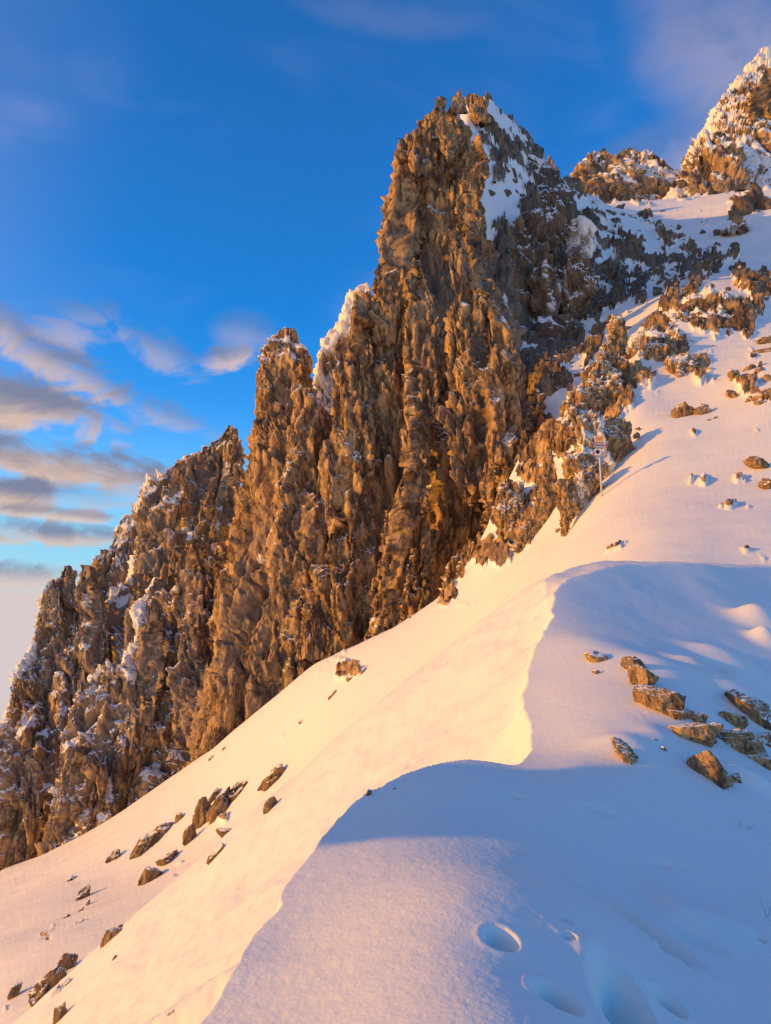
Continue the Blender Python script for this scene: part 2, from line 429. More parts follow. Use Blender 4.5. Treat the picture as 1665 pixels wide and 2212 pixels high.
# bulges
BUMPS = [(1560, 2010, .22, .15, .07), (1470, 1980, .12, .3, .05), (1290, 2090, .16, .2, .05), (1640, 1350, .35, .25, .30), (1655, 1385, .2, .18, .22), (1600, 1450, .4, .3, .16), (1530, 1420, .3, .2, .08),
         (1430, 1460, .5, .4, .14), (1500, 1560, .5, .35, .12), (1620, 1540, .5, .35, .22), (1345, 1610, .25, .2, .07), (1425, 1600, .2, .2, .06), (1620, 1690, .25, .1, .10), (1280, 1400, .5, .4, .08),
         (1600, 1480, .2, .2, .14), (1500, 1450, .25, .25, .12)]
_holes, _bumps = [], []

def hN0(x, y):
    return tpsN(np.stack([x, y], 1))

def hN(x, y, detail=True):
    z = hN0(x, y)
    for (hx, hy, ra, rb, dp, rt) in _holes:
        dx, dy = x - hx, y - hy
        m = np.abs(dx) + np.abs(dy) < 2.0
        c, s = math.cos(rt), math.sin(rt)
        q = ((dx[m] * c + dy[m] * s) / ra) ** 2 + ((-dx[m] * s + dy[m] * c) / rb) ** 2
        z[m] += -dp * np.exp(-q ** 1.6) + dp * 0.05 * np.exp(-(np.sqrt(q) - 1.55) ** 2 * 6)
    for (hx, hy, ra, rb, dp) in _bumps:
        q = ((x - hx) / ra) ** 2 + ((y - hy) / rb) ** 2
        z += dp * np.exp(-q)
    if detail:
        P = np.stack([x, y, 0 * x], 1)
        z = z + 0.030 * fbm(P * 0.9, 2, 3) + 0.0035 * fbm(P * np.array([4.0, 9.0, 1]), 3, 8) + 0.0014 * fbm(P * 34, 2, 21)
    d = crest_dist(x, y)
    if detail:
        d = d + 0.03 * fbm(np.stack([x, y, 0 * x], 1) * 6, 3, 40) + 0.08 * fbm(np.stack([x, y, 0 * x], 1) * 1.3, 2, 41)
    dp = np.maximum(d, 0)
    wd_ = 0.12 + 0.55 * sstep(y, 9.5, 12.5)
    sl_ = 1.5 - 0.8 * sstep(y, 6.0, 7.2)
    return z - (sl_ * np.maximum(dp - wd_ + 0.12, 0) + 0.30 * (1 - np.exp(-dp / wd_)) + 0.25 * dp ** 2 / (1 + dp))

def ground(x, y, detail=False):
    return np.maximum(hN(x, y, detail), hT(x, y))

def hit(u, v, only=None, y0=1.5, y1=260):
    """where the sight line through a photo pixel meets the ground"""
    p = pix(u, v); ys = np.exp(np.linspace(math.log(y0), math.log(y1), 900))
    f = (ground if only is None else only)
    g = f(p[0] * ys, ys) - p[2] * ys
    k = np.nonzero(g > 0)[0]
    y = ys[k[0]] if len(k) else 40.0
    return p * y

for h_ in HOLES:
    p = hit(h_[0], h_[1], hN0); _holes_new = (p[0], p[1], *h_[2:]); _holes.append(_holes_new)
for b_ in BUMPS:
    p = hit(b_[0], b_[1], hN0); _bumps.append((p[0], p[1], *b_[2:]))
_holes_copy = list(_holes)

# rocky areas of the far ground: (u, v, ru, rv, strength)
RP = [(1050, 300, 60, 60, .55), (1090, 300, 45, 90, .5), (1020, 380, 30, 70, .45), (1150, 350, 30, 60, .5), (1060, 385, 40, 30, .42), (1130, 400, 40, 28, .40), (1180, 400, 30, 25, .45), (1010, 420, 20, 60, .4),
      (1180, 560, 110, 130, 1.0), (1250, 510, 32, 36, .7), (1270, 600, 40, 70, 1.0), (1200, 730, 75, 35, .9), (1170, 820, 60, 90, .75), (1150, 950, 60, 110, .8), (1250, 750, 50, 40, .5),
      (1330, 590, 35, 45, .55), (1340, 640, 60, 40, .5), (1450, 520, 30, 30, .45), (1500, 570, 70, 40, .55), (1470, 550, 40, 30, .4), (1400, 600, 130, 120, .32), (1640, 620, 50, 25, .7), (1590, 600, 20, 20, .5),
      (1520, 690, 60, 40, .8), (1580, 690, 50, 40, .8), (1600, 640, 50, 30, .35), (1430, 750, 70, 50, .7), (1390, 800, 50, 60, .55), (1340, 850, 60, 60, .6), (1490, 790, 60, 35, .6), (1300, 920, 60, 60, .4),
      (1410, 700, 40, 20, .6), (1480, 740, 40, 25, .5), (1610, 820, 40, 30, .25), (1650, 860, 30, 15, .3), (1400, 440, 60, 20, .15), (1330, 500, 30, 20, .3), (1100, 1120, 60, 60, .8), (1040, 1190, 50, 50, .7),
      (960, 1250, 40, 35, .6), (870, 1330, 40, 25, .5), (760, 1455, 35, 12, .55), (1230, 1000, 30, 50, .4), (1150, 1080, 50, 40, .5)]

def uv_of(x, y, z):
    c, s = math.cos(PITCH), math.sin(PITCH)
    fw = y * c + z * s; up = -y * s + z * c
    return PW / 2 + F * x / fw, PH / 2 - F * up / fw

def build_far_ground():
    a = np.concatenate([np.linspace(-2.2, -0.60, 22)[:-1], np.linspace(-0.60, 0.60, 640), np.linspace(0.60, 2.2, 22)[1:]])
    l = np.concatenate([np.linspace(math.log(5.2), math.log(13), 40)[:-1], np.linspace(math.log(13), math.log(40), 210)[:-1], np.linspace(math.log(40), math.log(140), 330)[:-1], np.linspace(math.log(140), math.log(240), 20)])
    A, Lg = np.meshgrid(a, l); nr, nc = A.shape
    y = np.exp(Lg).ravel(); x = (A.ravel() * y); z = hT(x, y)
    P = np.stack([x, y, z], 1)
    u, v = uv_of(x, y, z)
    rk = np.zeros(len(x))
    for (ru, rv, au, av, st) in RP:
        rk = np.maximum(rk, st * np.exp(-(((u - ru) / au) ** 2 + ((v - rv) / av) ** 2) * 0.9))
    Yc = np.clip(y / 60, 0.35, 2)
    n = fbm(P / (2.6 * np.minimum(Yc, 1.1)[:, None]), 5, 77, 0.62)
    n2 = gnoise(P / (0.9 * Yc[:, None]), 93)
    n3 = gnoise(P / (0.45 * Yc[:, None]), 97)
    rock = sstep(rk + 0.62 * n + 0.22 * n2 + 0.08 * n3, 0.30, 0.46)
    act = (rk > 0.05)
    d = np.zeros(len(x), np.float32)
    if act.any():
        d[act] = rockdisp(P[act], 1.9, 0.5, 1.0, 7, 4)
    # push rock out along a slanted direction so that it stands up from the snow
    lift = rock * (0.45 + d) * Yc
    z2 = z + lift * 0.9
    y2 = y - lift * 0.45
    # wind-packed relief on open snow
    fr = sstep(y, 8, 14)
    wind = 0.06 * fbm(P * np.array([0.35, 0.9, 0]) + 3.3, 4, 15) + 0.018 * fbm(P * np.array([1.0, 3.8, 0]), 2, 25) * np.clip(y / 20, .4, 2) + 0.50 * fbm(P * np.array([0.09, 0.14, 0]), 3, 19) * sstep(y, 12, 30)
    z2 = z2 + fr * wind * (1 - rock)
    P2 = np.stack([x, y2, z2], 1)
    nrm = gridnormals(P2.reshape(nr, nc, 3)).reshape(-1, 3); nz = np.abs(nrm[:, 2])
    snow = np.where(rock < 0.02, 1.0, np.clip(1.0 - rock * 1.0 + 0.75 * sstep(nz, np.where(y < 46, .80, .66), np.where(y < 46, 1.02, .95)), 0, 1))
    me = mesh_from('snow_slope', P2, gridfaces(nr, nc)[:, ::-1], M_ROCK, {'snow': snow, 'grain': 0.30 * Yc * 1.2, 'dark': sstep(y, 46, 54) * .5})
    link('snow_slope', me, kind='structure')

def build_near_ground():
    a = np.concatenate([np.linspace(-3, -0.56, 26)[:-1], np.linspace(-0.56, 0.56, 520), np.linspace(0.56, 3, 26)[1:]])
    l = np.concatenate([np.linspace(math.log(.8), math.log(2.4), 26)[:-1], np.linspace(math.log(2.4), math.log(7), 240)[:-1], np.linspace(math.log(7), math.log(22), 240)])
    A, Lg = np.meshgrid(a, l); nr, nc = A.shape
    y = np.exp(Lg).ravel(); x = A.ravel() * y
    z = hN(x, y, True)
    P = np.stack([x, y, z], 1)
    me = mesh_from('snow_ridge', P, gridfaces(nr, nc)[:, ::-1], M_SNOW)
    link('snow_ridge', me, kind='structure')
    # coarse continuation behind the photographer
    X, Y = np.meshgrid(np.linspace(-14, 14, 60), np.linspace(-14, 0.82, 40)); nr, nc = X.shape
    x, y = X.ravel(), Y.ravel()
    me = mesh_from('snow_ground', np.stack([x, y, hN(x, y, False) - 0.004], 1), gridfaces(nr, nc)[:, ::-1], M_SNOW)
    link('snow_ground', me, kind='structure')

build_far_ground()
build_near_ground()

# ------------------------------------------------------------------ rock bodies
def loft(name, rows, Y, thick=0.6, size=2.4, amp=None, stretch=2.4, seed=1, snow=0.0, step=3.15, sup=2.6, parent=None, rock_top=0.5, octs=5, grain=None, macro=1.0, dark=0.0, cap=0.0, capw=45, **tags):
    """a standing rock body. rows: (v, left u, right u) of its outline; Y distance at top and at foot"""
    rows = np.array(rows, float)
    v = rows[:, 0]
    Yt, Yb = Y if isinstance(Y, tuple) else (Y, Y)
    hpx = v[-1] - v[0]; wpx = (rows[:, 2] - rows[:, 1]).max()
    nr = max(12, int(hpx / step)); nf = max(12, int(wpx * 1.35 / step)); nb = max(8, min(28, nf // 4))
    vv = np.linspace(v[0], v[-1], nr); t = (vv - v[0]) / hpx
    uL = np.interp(vv, v, rows[:, 1]); uR = np.interp(vv, v, rows[:, 2])
    k = max(1, int(nr * 0.015))
    ker = np.ones(2 * k + 1) / (2 * k + 1)
    pad = lambda q: np.convolve(np.pad(q, k, mode='edge'), ker, 'valid')
    uL, uR = pad(uL), pad(uR)
    YY = Yt + (Yb - Yt) * t
    pl = np.array([pix(a, b, c) for a, b, c in zip(uL, vv, YY)]); pr = np.array([pix(a, b, c) for a, b, c in zip(uR, vv, YY)])
    cx = (pl[:, 0] + pr[:, 0]) / 2; hw = (pr[:, 0] - pl[:, 0]) / 2; zz = pl[:, 2]
    th = np.concatenate([np.linspace(math.pi, 2 * math.pi, nf, endpoint=False), np.linspace(2 * math.pi, 3 * math.pi, nb, endpoint=False)])   # front first (towards -y)
    c, s = np.cos(th), np.sin(th)
    e = 2.0 / sup
    cs, sn = np.sign(c) * np.abs(c) ** e, np.sign(s) * np.abs(s) ** e
    hd = hw * thick if thick < 5 else np.minimum(hw, thick)
    if isinstance(thick, tuple): hd = None
    P = np.empty((nr, nf + nb, 3))
    P[..., 0] = cx[:, None] + hw[:, None] * cs[None]
    P[..., 1] = YY[:, None] + (hd[:, None]) * sn[None]
    P[..., 2] = zz[:, None]
    n = gridnormals(P, True)
    # make sure they point outward
    if (n[nr // 2, nf // 2, 1]) > 0: n = -n
    scale = F / YY.mean()
    if amp is None: amp = size * 0.25
    flat = P.reshape(-1, 3)
    off = np.array([seed * 13.7, seed * 7.1, seed * 3.3])
    tone = np.zeros(len(flat), np.float32)
    slab = 0.35 + 1.25 * sstep(fbm(flat / np.array([size * 1.6, size * 1.6, size * 3]) + off, 2, seed + 60), -.25, .3)
    d = rockdisp(flat + off, size, amp, stretch, seed, octs, tone, slab)
    r6, t6_, e6 = facet(flat / np.array([size * 2.6, size * 2.6, size * 8]) + off, seed + 80)
    cv = flat / np.array([size * 1.1, size * 1.1, size * 9]) + off
    wig = 0.5 * gnoise(flat / (size * 1.2), seed + 81)
    crev = np.exp(-np.abs(gnoise(cv + wig[:, None] * 0.6, seed + 82)) * 18)
    d = d + macro * (size * 0.30 * (r6 * .7 + t6_ * .9 - .5) - 0.62 * size * crev)
    col_ = flat / np.array([size * 1.5, size * 1.5, size * 7.0]) + off
    rid = 1 - 2 * np.abs(gnoise(col_ + 0.35 * gnoise(flat / size / 2.2, seed + 3)[:, None], seed + 70))
    d = d + macro * size * 0.16 * (rid - 0.8)
    d = d.reshape(nr, -1) - 0.25 * amp
    lim = np.minimum(1, (hw[:, None] / (amp * 2.2)) ** 0.8)
    P2 = P + n * (d * lim)[..., None]
    P2[..., 2] += 0.35 * (d * lim) * (np.random.RandomState(seed).rand() * .5 + .5)
    # close the top
    top = P2[0].mean(0) + np.array([0, 0, 0.3 * hw[0]])
    P2 = np.concatenate([np.broadcast_to(top, (1, nf + nb, 3)), P2], 0)
    nn = gridnormals(P2, True); nn *= np.sign(-(nn[nr // 2, nf // 2, 1])) or 1
    nz = nn[..., 2]
    Z_ = np.pad(nz, ((3, 3), (3, 3)), mode='edge'); nzs = sum(Z_[i:i + nz.shape[0], j:j + nz.shape[1]] for i in range(0, 7, 2) for j in range(0, 7, 2)) / 16
    nzs = 0.55 * nzs + 0.45 * nz
    big = fbm(P2.reshape(-1, 3) / 4.0 + off, 3, seed + 50).reshape(P2.shape[:2])
    dd = np.concatenate([d[:1], d], 0) / amp
    sa = 0.02 + 0.90 * sstep(nzs, 0.22, 0.62) + 0.55 * big + 0.12 * np.clip(dd, -1, 1) + snow
    sa += rock_top * sstep(np.linspace(0, 1, P2.shape[0]), 0.10, 0)[:, None] * 0.2
    if cap:
        uu, vq = uv_of(P2[..., 0], P2[..., 1], P2[..., 2])
        ug = np.arange(uL.min(), uR.max() + 1, 2.0); tv = np.array([vv[np.argmax((uL <= g_) & (uR >= g_))] for g_ in ug])
        below = vq - np.interp(uu, ug, tv)
        cap *= .75; sa = sa + cap * sstep(below, capw, -5) * (0.6 + 0.8 * sstep(nzs, -.1, .4)) + cap * 0.5 * sstep(big, .1, .5) * sstep(below, capw * 3, 0)
    me = mesh_from(name, P2.reshape(-1, 3), gridfaces(nr + 1, nf + nb, True), M_ROCK,
                   {'snow': np.clip(sa, 0, 1).ravel(), 'grain': grain or size * 0.11, 'tone': np.concatenate([tone[:nf + nb], tone]), 'dark': dark})
    return link(name, me, parent, **tags)

def hgt(seed): return np.random.RandomState(seed)

# main tower ---------------------------------------------------------
tower = loft('rock_tower', [(205, 978, 1000), (228, 945, 1010), (265, 900, 1015), (312, 853, 1022), (380, 832, 1030), (440, 808, 1045), (520, 792, 1055), (560, 795, 1065), (640, 785, 1080), (720, 762, 1112), (820, 748, 1132),
                             (950, 735, 1135), (1080, 720, 1125), (1180, 690, 1060), (1300, 650, 960), (1420, 640, 800)], (61, 50), 0.55, 2.3, None, 3.2, 3, -0.10,
             label='tall golden brown rock tower, highest in the photo, with snowy shoulder behind it', cat='rock tower')
SUB = [
    ('pinnacle', [(498, 970, 995), (525, 958, 1012), (570, 966, 1022), (620, 975, 1042), (700, 955, 1085), (800, 945, 1125), (900, 940, 1130), (1000, 960, 1118), (1090, 985, 1085)], (50, 46), .5, 1.6, 12, .02),
    ('rock_rib', [(640, 1040, 1062), (680, 1030, 1090), (800, 1050, 1135), (900, 1060, 1138), (1020, 1060, 1115)], (49, 46), .5, 1.5, 13, .05),
    ('rock_rib', [(560, 880, 915), (640, 860, 950), (760, 850, 960), (900, 850, 950), (1040, 860, 940), (1120, 870, 920)], (53.5, 47.5), .45, 1.6, 14, -.12),
    ('rock_rib', [(640, 755, 790), (720, 728, 815), (820, 712, 820), (940, 700, 815), (1060, 690, 800), (1200, 690, 780)], (54, 49), .5, 1.8, 15, -.12),
    ('rock_rib', [(330, 850, 900), (400, 825, 930), (520, 800, 930), (640, 800, 900), (740, 800, 880)], (58, 53.5), .4, 1.8, 16, -.10),
    ('rock_block', [(250, 950, 985), (285, 940, 1005), (330, 945, 1000), (350, 955, 990)], (56, 55), .6, 1.2, 17, -.15),
    ('rock_block', [(195, 985, 1000), (215, 970, 1012), (245, 972, 1016)], (60, 59), .6, 1.0, 18, -.1),
    ('rock_block', [(203, 1014, 1030), (222, 1004, 1046), (250, 1008, 1062), (270, 1020, 1060)], (66, 65), .7, 1.1, 25, -.1),
    ('rock_block', [(210, 940, 962), (230, 925, 968), (260, 915, 965), (300, 900, 960)], (59, 57), .6, 1.0, 19, -.1),
    ('rock_block', [(262, 897, 930), (300, 888, 945), (350, 880, 950), (380, 885, 940)], (57.5, 56), .6, 1.1, 20, -.1),
    ('rock_rib', [(300, 1010, 1050), (340, 985, 1075), (400, 975, 1060), (480, 980, 1045), (560, 990, 1060), (640, 1010, 1070)], (56, 53), .5, 1.6, 21, -.05),
    ('rock_rib', [(930, 870, 905), (1000, 850, 930), (1100, 820, 930), (1200, 810, 900), (1300, 800, 880), (1350, 810, 860)], (47, 42.5), .5, 1.4, 22, -.1),
    ('rock_rib', [(850, 640, 680), (930, 625, 720), (1050, 600, 730), (1180, 590, 720), (1300, 570, 700), (1420, 560, 680)], (56, 50), .5, 1.7, 23, -.08),
]
for nm, rows, Y, th_, sz, sd, sn_ in SUB:
    loft(nm, rows, Y, th_, sz, None, 2.6, sd, sn_, parent=tower)
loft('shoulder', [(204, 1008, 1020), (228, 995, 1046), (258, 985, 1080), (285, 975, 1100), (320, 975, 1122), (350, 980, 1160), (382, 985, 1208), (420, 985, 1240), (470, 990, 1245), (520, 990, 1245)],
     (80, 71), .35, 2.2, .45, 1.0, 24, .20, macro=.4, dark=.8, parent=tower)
# broad foot of the tower
cliff = loft('cliff', [(900, 560, 700), (960, 540, 900), (1040, 520, 1060), (1120, 505, 1075), (1200, 490, 1030), (1300, 470, 960), (1400, 455, 860), (1500, 430, 760), (1600, 405, 660), (1720, 380, 560), (1850, 350, 500)],
             (62, 54), 6.5, 2.1, None, 2.6, 5, -0.12, label='wide brown cliff forming the foot of the tallest tower above the snow', cat='cliff')
rs = hgt(5)
edge = [(400, 1655), (560, 1545), (700, 1440), (830, 1385), (930, 1310), (1000, 1255), (1075, 1190)]
for i in range(22):
    u = rs.uniform(455, 1060); vb = np.interp(u, [e_[0] for e_ in edge], [e_[1] for e_ in edge])
    up = rs.uniform(60, 330) * (1 if u > 520 else .7); top = vb - up
    wd = rs.uniform(22, 55) * (0.7 + up / 330); ln = rs.uniform(0, .25)
    fy = np.interp(u, [400, 700, 930, 1075], [54.5, 47, 41.5, 37.5]) + up / 330 * 4.5
    rows = [(top, u + ln * up - wd * .2, u + ln * up + wd * .2), (top + up * .2, u + ln * up * .8 - wd * .5, u + ln * up * .8 + wd * .5), (top + up * .6, u + ln * up * .4 - wd * .7, u + ln * up * .4 + wd * .75), (vb + 40, u - wd * .8, u + wd * .8), (vb + 110, u - wd * .8, u + wd * .8)]
    loft('rock_rib', rows, (fy + 1.5, fy), .6, 1.2, None, 2.2, 100 + i, rs.uniform(-.08, .22), parent=cliff)

# left towers ----------------------------------------------------------
t2 = loft('rock_tower', [(714, 603, 632), (735, 580, 650), (775, 563, 667), (830, 552, 672), (900, 542, 668), (960, 530, 655), (1030, 527, 645), (1090, 512, 650), (1170, 490, 650), (1260, 470, 640), (1380, 450, 600)],
          (68, 60), .6, 2.2, None, 2.6, 31, -.08, cap=.08, capw=30, macro=.35, label='slim blunt-topped rock tower beside the tallest one, sky behind it', cat='rock tower')
loft('rock_rib', [(760, 645, 662), (800, 632, 672), (860, 625, 668), (930, 620, 655)], (65, 64), .5, 1.3, None, 2.2, 32, .1, parent=t2)
t2b = loft('snowy_ridge', [(612, 778, 800), (640, 748, 815), (700, 735, 815), (728, 700, 815), (770, 690, 815), (850, 668, 800), (930, 650, 790)], (78, 68), .5, 2.0, None, 1.4, 33, .52,
           cap=.15, capw=60, label='snow plastered ridge filling the notch between the two highest towers', cat='rock ridge')
t3 = loft('rock_tower', [(917, 487, 508), (926, 470, 514), (938, 448, 520), (965, 400, 526), (1000, 362, 528), (1060, 325, 528), (1110, 300, 520), (1180, 290, 512), (1280, 285, 500), (1400, 280, 470)],
          (82, 72), .55, 2.6, None, 2.4, 34, .15, cap=.5, capw=38, macro=.6, label='leaning rock tower with white frosted crest, lowest of the three big ones', cat='rock tower')
loft('rock_rib', [(925, 500, 515), (960, 495, 527), (1040, 480, 528), (1130, 470, 520)], (79, 75), .5, 1.6, None, 2.2, 35, .22, parent=t3)
loft('rock_rib', [(1040, 450, 465), (1090, 430, 475), (1150, 415, 470), (1200, 420, 460)], (73, 71), .5, 1.2, None, 2.0, 36, .15, parent=t3)
loft('rock_rib', [(1000, 375, 395), (1060, 345, 400), (1140, 320, 390), (1240, 300, 380)], (76, 72), .5, 1.6, None, 2.2, 37, .05, parent=t3)
t4 = loft('rock_buttress', [(1108, 262, 305), (1130, 240, 330), (1180, 215, 345), (1225, 185, 350), (1300, 165, 360), (1420, 150, 370), (1550, 140, 380), (1700, 130, 360), (1850, 100, 300)],
          (80, 66), .5, 2.4, None, 2.4, 38, .22, cap=.55, capw=40, label='snow crested buttress stepping down from the leaning tower', cat='rock buttress')
loft('rock_rib', [(1250, 290, 330), (1300, 275, 345), (1400, 262, 350), (1500, 262, 330)], (70, 68), .55, 1.5, None, 2.4, 39, -.05, parent=t4)
loft('rock_rib', [(1220, 175, 215), (1290, 160, 240), (1400, 160, 250), (1520, 165, 240)], (73, 70), .5, 1.6, None, 2.2, 40, -.02, parent=t4)
t5 = loft('rock_buttress', [(1221, 140, 155), (1250, 112, 170), (1290, 92, 175), (1340, 78, 180), (1400, 58, 190), (1470, 32, 200), (1550, 8, 210), (1640, -30, 220), (1760, -60, 210), (1900, -80, 170)],
          (76, 64), .5, 2.2, None, 2.4, 41, .22, cap=.5, capw=40, label='outermost buttress with frosted tip above the distant haze', cat='rock buttress')
loft('pinnacle', [(1219, 143, 157), (1245, 128, 168), (1300, 130, 172)], (74, 73), .6, 1.2, None, 2.0, 42, .1, parent=t5)
loft('pinnacle', [(1250, 108, 124), (1280, 95, 135), (1350, 88, 140)], (73, 72), .6, 1.2, None, 2.0, 43, .2, parent=t5)
t6 = loft('rock_buttress', [(1142, 372, 420), (1165, 350, 450), (1210, 335, 480), (1260, 320, 500), (1330, 300, 510), (1420, 280, 500), (1520, 260, 480), (1640, 230, 460), (1750, 200, 420), (1850, 180, 380)],
          (67, 58), .5, 2.2, None, 2.2, 44, .24, cap=.6, capw=60, label='broad middle buttress with a white snow cap and a snow streak', cat='rock buttress')
for i, (rows, Y, s_) in enumerate([([(1170, 395, 430), (1220, 372, 450), (1300, 370, 455), (1400, 380, 450)], (63, 61), .1), ([(1300, 320, 350), (1360, 300, 370), (1460, 290, 370), (1560, 280, 350)], (62, 60), .0),
                                   ([(1350, 400, 440), (1420, 380, 460), (1520, 370, 450), (1640, 360, 430)], (60, 56), -.05), ([(1170, 450, 500), (1210, 445, 515), (1300, 460, 515), (1380, 460, 500)], (63, 61), .05)]):
    loft('rock_rib', rows, Y, .5, 1.5, None, 2.2, 50 + i, s_, parent=t6)
t7 = loft('rock_buttress', [(1425, 200, 262), (1450, 175, 290), (1520, 150, 320), (1600, 120, 330), (1700, 100, 320), (1800, 80, 260), (1900, 50, 200)], (62, 57), .5, 2.0, None, 2.0, 56, .22,
          cap=.5, capw=40, label='low rounded buttress just above the snow slope, snow on its shoulder', cat='rock buttress')
loft('rock_rib', [(1600, 155, 200), (1640, 130, 240), (1720, 110, 240), (1830, 100, 200)], (58, 57.5), .5, 1.3, None, 1.8, 57, .1, parent=t7)
t8 = loft('rock_buttress', [(1555, -20, 30), (1620, -40, 80), (1720, -60, 110), (1830, -80, 110), (1960, -90, 60)], (61, 60), .5, 2.0, None, 2.0, 58, .22,
          cap=.4, capw=40, label='dark buttress at the lowest end of the cliffs, cut by a snow gully', cat='rock buttress')

# shaded rock walls of the gully
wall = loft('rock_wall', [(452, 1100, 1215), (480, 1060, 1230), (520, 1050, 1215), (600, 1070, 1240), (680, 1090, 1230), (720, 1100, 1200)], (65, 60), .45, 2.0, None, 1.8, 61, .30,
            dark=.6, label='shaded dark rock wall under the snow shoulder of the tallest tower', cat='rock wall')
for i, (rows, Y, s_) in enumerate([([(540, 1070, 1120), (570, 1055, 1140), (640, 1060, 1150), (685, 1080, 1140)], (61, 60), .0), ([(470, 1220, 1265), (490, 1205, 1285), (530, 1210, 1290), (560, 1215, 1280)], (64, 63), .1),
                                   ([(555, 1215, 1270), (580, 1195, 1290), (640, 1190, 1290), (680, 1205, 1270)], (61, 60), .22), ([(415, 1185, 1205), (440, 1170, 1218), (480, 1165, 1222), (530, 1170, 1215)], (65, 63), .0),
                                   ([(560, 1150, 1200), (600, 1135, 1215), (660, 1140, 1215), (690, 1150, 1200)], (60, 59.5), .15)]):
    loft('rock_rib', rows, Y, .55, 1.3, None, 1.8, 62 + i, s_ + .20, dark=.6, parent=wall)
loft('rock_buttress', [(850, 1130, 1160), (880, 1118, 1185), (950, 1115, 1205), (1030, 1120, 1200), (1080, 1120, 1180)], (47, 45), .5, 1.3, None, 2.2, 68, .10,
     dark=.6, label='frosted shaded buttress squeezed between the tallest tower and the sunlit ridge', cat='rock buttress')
loft('rock_outcrop', [(685, 1150, 1230), (705, 1130, 1260), (740, 1140, 1250), (770, 1150, 1230)], (58, 57), .4, 1.2, None, 1.2, 69, .12, dark=.8, label='low shaded rock band crossing the gully below the dark wall', cat='outcrop')

# far peaks -----------------------------------------------------------
pk = loft('mountain_peak', [(108, 1635, 1690), (150, 1604, 1740), (200, 1568, 1800), (240, 1540, 1850), (290, 1512, 1900), (320, 1480, 1950), (370, 1470, 2000), (410, 1455, 2050), (470, 1390, 2050), (560, 1400, 2050)],
          (170, 125), .35, 5.0, .85, 1.2, 71, .34, grain=1.0, cap=.3, capw=60, macro=.4, label='sunlit snowy peak rising beyond the gully, highest ground on that side', cat='mountain peak')
loft('rock_rib', [(150, 1640, 1680), (200, 1600, 1690), (280, 1590, 1670), (330, 1600, 1660)], (150, 140), .5, 4, .7, 1.2, 72, .12, parent=pk, grain=.8)
loft('rock_rib', [(290, 1530, 1570), (340, 1495, 1600), (400, 1485, 1610), (430, 1500, 1590)], (135, 125), .5, 4, .7, 1.2, 73, .0, parent=pk, grain=.8)
pk2 = loft('mountain_peak', [(325, 1275, 1310), (345, 1240, 1370), (370, 1228, 1420), (400, 1238, 1450), (430, 1290, 1470), (470, 1340, 1480)], (150, 140), .4, 4.0, .6, 1.0, 74, .22, grain=.9,
           label='rounded hazy rock knoll on the skyline between tower and sunlit peak', cat='mountain peak')
loft('rock_rib', [(385, 1250, 1300), (400, 1242, 1345), (430, 1265, 1345), (450, 1290, 1330)], (138, 136), .6, 3, .4, 1.0, 75, -.1, dark=.4, parent=pk2, grain=.8)
loft('mountain_peak', [(322, 1345, 1365), (330, 1320, 1420), (345, 1310, 1440), (380, 1300, 1500), (430, 1320, 1560), (480, 1340, 1560)], (165, 145), .3, 4, .6, 1.0, 76, .34, grain=.9,
     label='snow covered saddle of boulders on the skyline beside the rounded knoll', cat='mountain peak')
loft('rock_outcrop', [(305, 1490, 1500), (320, 1480, 1510), (350, 1470, 1520)], (150, 148), .6, 3, None, 1.4, 77, .2, grain=.8, label='small frosted knob on the skyline where the saddle meets the sunlit peak', cat='outcrop')
loft('rock_outcrop', [(340, 1175, 1195), (355, 1165, 1205), (385, 1168, 1212), (410, 1175, 1220)], (110, 108), .6, 3, None, 1.4, 78, .18, grain=.7, label='hazy knob of rock peeping over the snowy shoulder behind the tallest tower', cat='outcrop')
loft('boulder', [(395, 1590, 1640), (420, 1565, 1700), (460, 1562, 1720), (490, 1580, 1700), (510, 1620, 1690)], (96, 92), .5, 4, .5, 1.0, 79, -.12, dark=.6, grain=.7, label='huge grey shaded boulder at the foot of the sunlit peak', cat='boulder')
loft('boulder', [(465, 1575, 1600), (480, 1560, 1625), (500, 1555, 1630)], (88, 86), .6, 3, None, 1.0, 80, .05, grain=.6, label='low dark boulder just below the huge grey one', cat='boulder')

